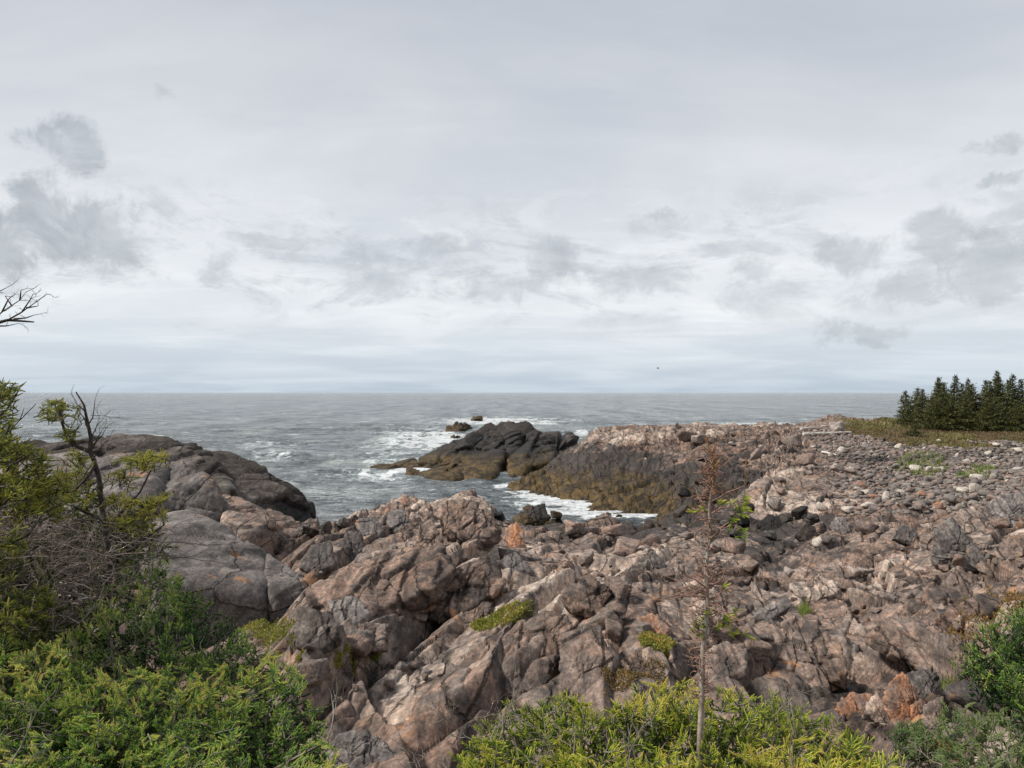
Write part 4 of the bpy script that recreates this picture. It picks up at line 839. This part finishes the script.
# ------------------------------------------------------------------ distant spruces
def tree_meshes(seed, H, Rw, light):
    r = np.random.default_rng(seed); W_ = Wood(); W_.path([(0, 0, -.3), (r.normal()*.05, 0, H*.5), (r.normal()*.08, 0, H)], .09, .015); V = []; T_ = []
    nb = int(H*26)
    for i in range(nb):
        t = (i+r.uniform())/nb; z = H*(.03+.95*t); a = i*2.4+r.normal()*.4; R_ = Rw*1.35*(1-t)**1.0*r.uniform(.5, 1.2)*(1+.25*math.sin(a*1.7+seed+t*9))+.06; o = np.array([math.cos(a), math.sin(a), 0]); tip = np.array([0, 0, z+R_*r.uniform(-.15, .3)])+o*R_; b0 = np.array([0, 0, z])
        if i % 2 == 0: W_.seg(b0, tip, .02, .006)
        k = max(8, int(R_*60))
        for j in range(k):
            q = .15+.85*(j+r.uniform())/k; c = b0+(tip-b0)*q+r.normal(size=3)*np.array([.10, .10, .06])*(.5+R_*.5); d = unit(o+r.normal(size=3)*.7+np.array([0, 0, .35])); s = unit(np.cross(d, r.normal(size=3))); l = r.uniform(.08, .19); w = l*.40
            V += [c-s*w*.5, c+s*w*.5, c+d*l+s*w*.15, c+d*l-s*w*.15]; T_ += [light+r.uniform(-.15, .2)+.25*q]*4
    return W_, np.array(V), np.array(T_)
def grove():
    protos = []
    for i, (H, Rw, li) in enumerate(((4.2, .95, .30), (3.7, 1.05, .34), (4.6, 1.0, .26), (3.2, 1.1, .38), (2.6, .95, .30), (1.2, .75, .3))):
        W_, V, T_ = tree_meshes(40+i, H, Rw, li); root = empty('spruce_tree', (0, 0, 0), '', ''); W_.build('trunk', DARKW, root, 5)
        mesh_np('crown', V, np.arange(len(V)).reshape(-1, 4), 4, LM_DARK, root, {'tone': np.clip(T_, 0, 1)}, smooth=False); protos.append((root, H))
    used = set()
    def put(k, u, v_top, d, label, group='spruces of the dark grove', zb=None, name=None, wide=1.):
        src, H = protos[k]; p = P(u, v_top, d); zb = float(terrain(np.array([p[0]]), np.array([d]))[0]) if zb is None else zb; s = (p[2]-zb)/H
        if k in used:
            o = src.copy(); COL.objects.link(o)
            for c in src.children: q = c.copy(); COL.objects.link(q); q.parent = o
        else: o = src; used.add(k)
        o.location = (p[0], d, zb-.05); o.scale = (s*wide*PR.uniform(.9, 1.15), s*wide*PR.uniform(.9, 1.15), s); o.rotation_euler = (PR.normal()*.035, PR.normal()*.035, PR.uniform(0, 6.28)); tag(o, label, 'tree', group)
    put(4, 906, 390, 64, 'thin small spruce standing free at the left end of the grove', wide=.8)
    put(3, 915, 387, 68, 'second small spruce from the left end of the grove', wide=.9)
    put(0, 940, 376, 67, 'tall spruce at the left shoulder of the grove')
    put(2, 952, 374, 68, 'pointed spruce forming the first high top of the grove')
    front = [(926, 386, 66, 1), (932, 382, 69, 3), (946, 382, 64, 1), (962, 380, 66, 0), (968, 378, 70, 2), (976, 381, 67, 3), (984, 378, 68, 0), (991, 377, 66, 1), (997, 373, 68, 2), (1002, 372, 70, 0), (1008, 376, 66, 2), (1014, 377, 69, 0), (1022, 379, 66, 1), (1030, 376, 68, 2), (1040, 374, 66, 0), (1052, 372, 69, 2), (1066, 374, 66, 1), (1080, 370, 68, 0), (1100, 372, 67, 2), (1125, 370, 66, 1),
             (930, 396, 62, 3), (942, 394, 61.5, 4), (955, 395, 61, 3), (968, 392, 61.5, 1), (980, 396, 60.5, 3), (992, 394, 60, 4), (1003, 393, 61, 1), (1015, 397, 59.5, 3), (1027, 394, 60, 1), (1045, 392, 60, 3), (1070, 392, 60, 1)]
    for (u, v, d, k) in front: put(k, u+PR.normal()*2, v+PR.uniform(-2.5, 4), d, 'dark spruce within the dense grove on the headland' if d > 63 else 'shorter bushy spruce along the near edge of the grove', 'spruces inside the grove' if d > 63 else 'spruces along the near edge of the grove')
    put(5, 915, 423, 56.5, 'small round dark spruce bush standing alone on the turf in front of the grove', 'lone spruce', name=None)
grove()
# ------------------------------------------------------------------ driftwood and the gull
def log(pts, r, label, name='driftwood_log'):
    Q = []
    for u, v in pts:
        h = hit(u, v+1); Q.append(h+np.array([0, 0, r]))
    a, b = Q[0], Q[-1]; W_ = Wood(); n = 12
    cs = curve(a, b, n, -.004, .02); 
    for i in range(n): W_.seg(cs[i], cs[i+1], r*(1-.35*i/n)*(1+.1*math.sin(i*2.1)), r*(1-.35*(i+1)/n)*(1+.1*math.sin((i+1)*2.1)))
    W_.seg(cs[4], cs[4]+np.array([.05, -.1, .22]), r*.4, r*.15); W_.seg(cs[0], cs[0]+unit(cs[0]-cs[1])*.02, r, r*.3); W_.seg(cs[n], cs[n]+unit(cs[n]-cs[n-1])*.05, r*.65, .01)
    V = W_; o = W_.build(name, DRIFT, None, 9); tag(o, label, 'driftwood')
DRIFT = wood_mat('bleached_driftwood', (.50, .45, .39), (.66, .62, .56))
log([(803, 435), (851, 433)], .11, 'long bleached driftwood pole lying along the turf edge'); log([(801, 429.5), (812, 428)], .10, 'short bleached driftwood piece behind the long pole')
log([(822, 452), (836, 455)], .07, 'short pale driftwood stick on the pebbles below the long pole'); log([(990, 460), (1000, 456)], .06, 'thin bleached stick among the cobbles below the spruces')
def gull():
    c = P(658, 368.5, 110); Vv = []; Ff = []
    prof = [(-.24, .012), (-.17, .04), (-.05, .07), (.06, .062), (.13, .035), (.18, .045), (.22, .03), (.27, .006)]; k = 8
    for x_, r in prof:
        for i in range(k): a = 2*PI*i/k; Vv.append((x_, r*math.cos(a), r*.9*math.sin(a)))
    for i in range(len(prof)-1):
        for j in range(k): Ff.append((i*k+j, i*k+(j+1) % k, (i+1)*k+(j+1) % k, (i+1)*k+j))
    Ff.append(tuple(range(k))[::-1]); Ff.append(tuple((len(prof)-1)*k+j for j in range(k)))
    for s in (-1, 1):      # raised wings with a bent wrist and thickness
        b = len(Vv); sec = [(0.0, .05, .08, -.12), (.28, .20, .10, -.06), (.62, .16, .02, -.08)]
        for (y_, z_, xf, xb) in sec:
            for dz in (.012, -.012): Vv.append((xf, s*y_, z_+dz)); Vv.append((xb, s*y_, z_+dz))
        for i in range(2):
            o = b+i*4; Ff += [(o, o+1, o+5, o+4), (o+2, o+6, o+7, o+3), (o, o+4, o+6, o+2), (o+1, o+3, o+7, o+5)]
        Ff.append((b+8, b+9, b+11, b+10))
    b = len(Vv); Vv += [(-.22, .02, .01), (-.22, -.02, .01), (-.36, -.06, 0), (-.36, .06, 0), (-.22, .02, -.01), (-.22, -.02, -.01), (-.36, -.06, -.012), (-.36, .06, -.012)]
    Ff += [(b, b+1, b+2, b+3), (b+4, b+7, b+6, b+5), (b, b+3, b+7, b+4), (b+1, b+5, b+6, b+2), (b+2, b+6, b+7, b+3)]
    me = bpy.data.meshes.new('gull'); me.from_pydata(Vv, [], Ff); T = NT('gull_plumage'); me.materials.append(T.out(T.mix(T.noise(T.n('ShaderNodeTexCoord').outputs['Object'], 6), (.10, .10, .11), (.20, .20, .21)), .8))
    o = bpy.data.objects.new('gull', me); COL.objects.link(o); o.location = tuple(c); o.rotation_euler = (0, .1, 2.6); o.scale = (.75,)*3; tag(o, 'tiny dark seabird flying low above the horizon', 'bird')
gull()
# ------------------------------------------------------------------ world, sun, camera
def world():
    w = bpy.data.worlds.new('World'); SC.world = w; w.use_nodes = True; t = w.node_tree; t.nodes.clear()
    T = NT.__new__(NT); T.t = t; T.l = t.links
    SUN_EL, SUN_AZ = math.radians(48), math.radians(-98)      # azimuth from +Y towards +X
    sky = T.n('ShaderNodeTexSky', sky_type='NISHITA', sun_disc=False, sun_elevation=SUN_EL, sun_rotation=SUN_AZ)
    d = T.n('ShaderNodeNewGeometry').outputs['Incoming']
    tc = T.n('ShaderNodeTexCoord').outputs['Generated']
    sep = T.n('ShaderNodeSeparateXYZ', i_0=tc); x, y, z = sep.outputs
    zc = T.math('MAXIMUM', z, 0.0)
    grad = T.ramp(zc, [(0., (.53, .61, .69)), (.045, (.66, .715, .78)), (.10, (.83, .85, .87)), (.17, (.76, .78, .81)), (.30, (.67, .69, .725)), (.46, (.52, .55, .60)), (.8, (.50, .53, .58))])
    inv = T.math('DIVIDE', 1., T.math('ADD', zc, .10))
    cv = T.n('ShaderNodeCombineXYZ', i_0=T.math('MULTIPLY', x, inv), i_1=T.math('MULTIPLY', y, inv), i_2=0.).outputs[0]
    big = T.noise(cv, .55, 5, .55, .4); mid = T.noise(T.map(cv, (1, 1, 1), loc=(4, 2, 0)), 1.5, 8, .62, .35); fine = T.noise(cv, 4, 7, .62)
    # high thin layer: broad soft streaks
    col = T.mix(T.rng(big, .38, .62, 0, .75, True), grad, T.mix(1., grad, (.80, .835, .87), 'MULTIPLY'))
    col = T.mix(T.rng(T.noise(T.map(cv, (.5, 1.4, 1), (0, 0, .3)), 1.2, 6, .6, .5), .45, .7, 0, .6, True), col, T.mix(1., col, (1.13, 1.12, 1.10), 'MULTIPLY'))
    # low broken cumulus band
    band = T.math('MULTIPLY', T.rng(z, .055, .12, 0, 1, True), T.rng(z, .18, .29, 1, 0, True))
    azr = T.rng(T.math('DIVIDE', x, T.math('MAXIMUM', y, .05)), -.6, .5, .015, .10)
    fz = T.math('SUBTRACT', T.noise(T.map(tc, (1, 1, 1.8)), 26, 8, .68, .5), .5)
    vn = T.math('ADD', T.noise(T.map(tc, (1, 1, 2.8)), 6, 9, .62, .6), T.math('MULTIPLY', fz, .22))
    cm = T.math('MULTIPLY', T.rng(T.math('ADD', vn, azr), .50, .63, 0, 1, True), band)
    col = T.mix(T.math('MULTIPLY', cm, .75), col, T.mix(T.rng(T.math('ADD', vn, T.math('MULTIPLY', fz, .5)), .5, .75), (.60, .63, .67), (.45, .48, .525)))
    wh = T.math('MULTIPLY', T.rng(T.noise(T.map(tc, (1, 1, 3.2), loc=(2, 0, 5)), 11, 9, .66, .8), .52, .68, 0, .5, True), band)
    col = T.mix(wh, col, (.82, .84, .86))
    hz = T.math('MULTIPLY', T.rng(z, .02, .05, 0, 1, True), T.rng(z, .065, .11, 1, 0, True))
    col = T.mix(T.math('MULTIPLY', T.rng(T.noise(T.map(tc, (1, 1, 9), loc=(7, 1, 0)), 5, 7, .6), .5, .62, 0, .4, True), hz), col, (.58, .62, .68))
    # two darker puffs on the left
    def puff(u, v, r, k, a=1.):
        q = P(u, v, 1)-np.array([0, 0, EYE]); q = q/np.linalg.norm(q)
        df = T.n('ShaderNodeVectorMath', operation='SUBTRACT', i_0=tc, i_1=tuple(q)).outputs[0]
        df = T.n('ShaderNodeVectorMath', operation='MULTIPLY', i_0=df, i_1=(1, 1, a)).outputs[0]
        ln = T.n('ShaderNodeVectorMath', operation='LENGTH', i_0=df).outputs['Value']
        return T.math('MULTIPLY', T.rng(ln, 0, r, 1, 0), k)
    wd = T.n('ShaderNodeTexNoise', i_Vector=tc); wd.inputs['Scale'].default_value = 9; wd.inputs['Detail'].default_value = 6; wd.inputs['Roughness'].default_value = .65
    wv = T.n('ShaderNodeVectorMath', operation='MULTIPLY', i_0=T.n('ShaderNodeVectorMath', operation='SUBTRACT', i_0=wd.outputs[1], i_1=(.5, .5, .5)).outputs[0], i_1=(.11, .11, .09)).outputs[0]
    tc0 = tc; tc = T.n('ShaderNodeVectorMath', operation='ADD', i_0=tc, i_1=wv).outputs[0]
    pn = T.noise(tc0, 15, 9, .68, .6)
    for (u, v, r, k, a) in ((110, 236, .085, 1.3, 1.1), (72, 245, .06, 1.1, 1.2), (72, 150, .055, 1.2, 1.), (45, 205, .055, 1.1, .8), (12, 238, .06, 1.05, 1.1), (222, 258, .055, 1., 2.0), (165, 90, .04, .8, 2), (1000, 140, .05, .95, 2.5), (985, 182, .06, .95, 4), (370, 262, .07, 1., 1.8), (440, 250, .07, .95, 1.8), (560, 262, .08, 1.05, 1.4), (500, 290, .09, 1.05, 2.2), (640, 280, .11, 1., 2.4), (760, 262, .07, 1., 1.6), (850, 255, .06, 1., 1.4), (930, 245, .07, 1.15, 1.1), (985, 270, .10, 1.2, 1.4), (900, 290, .10, 1.0, 2.2), (650, 215, .07, .85, 3), (860, 330, .10, .9, 4)):
        pf = T.rng(T.math('ADD', puff(u, v, r, k, a), T.math('MULTIPLY', T.math('SUBTRACT', pn, .5), 1.5)), .38, .80, 0, 1, True)
        col = T.mix(T.math('MULTIPLY', pf, .88 if v < 250 and u < 120 else .55), col, T.mix(T.rng(pn, .38, .68), (.52, .55, .585), (.36, .395, .43)))
    lp = T.rng(z, -.02, 0, .25, 1)
    col = T.mix(1., col, T.n('ShaderNodeCombineXYZ', i_0=lp, i_1=lp, i_2=lp).outputs[0], 'MULTIPLY')
    c10 = T.mix(1., col, (10.2, 10.2, 10.2), 'MULTIPLY')
    fin = T.mix(.94, sky.outputs[0], c10)
    bg = T.n('ShaderNodeBackground'); T.put(bg.inputs[0], fin); bg.inputs[1].default_value = .1
    o = T.n('ShaderNodeOutputWorld'); T.l.new(bg.outputs[0], o.inputs[0])
    L = bpy.data.lights.new('sun', 'SUN'); L.energy = 4.4; L.angle = math.radians(7); L.color = (1, .94, .86)
    s = bpy.data.objects.new('sun', L); COL.objects.link(s)
    dv = Vector((math.sin(SUN_AZ)*math.cos(SUN_EL), math.cos(SUN_AZ)*math.cos(SUN_EL), math.sin(SUN_EL)))
    s.rotation_euler = dv.to_track_quat('Z', 'Y').to_euler()
world()
cam = bpy.data.cameras.new('camera'); co = bpy.data.objects.new('camera', cam); COL.objects.link(co)
cam.sensor_width = 36; cam.lens = F/1024*36; cam.clip_start = .05; cam.clip_end = 60000
co.location = (0, 0, EYE); co.rotation_euler = (PI/2+PITCH, 0, 0); SC.camera = co
SC.view_settings.view_transform = 'Standard'; SC.view_settings.look = 'None'; SC.view_settings.exposure = .12; SC.view_settings.gamma = 1
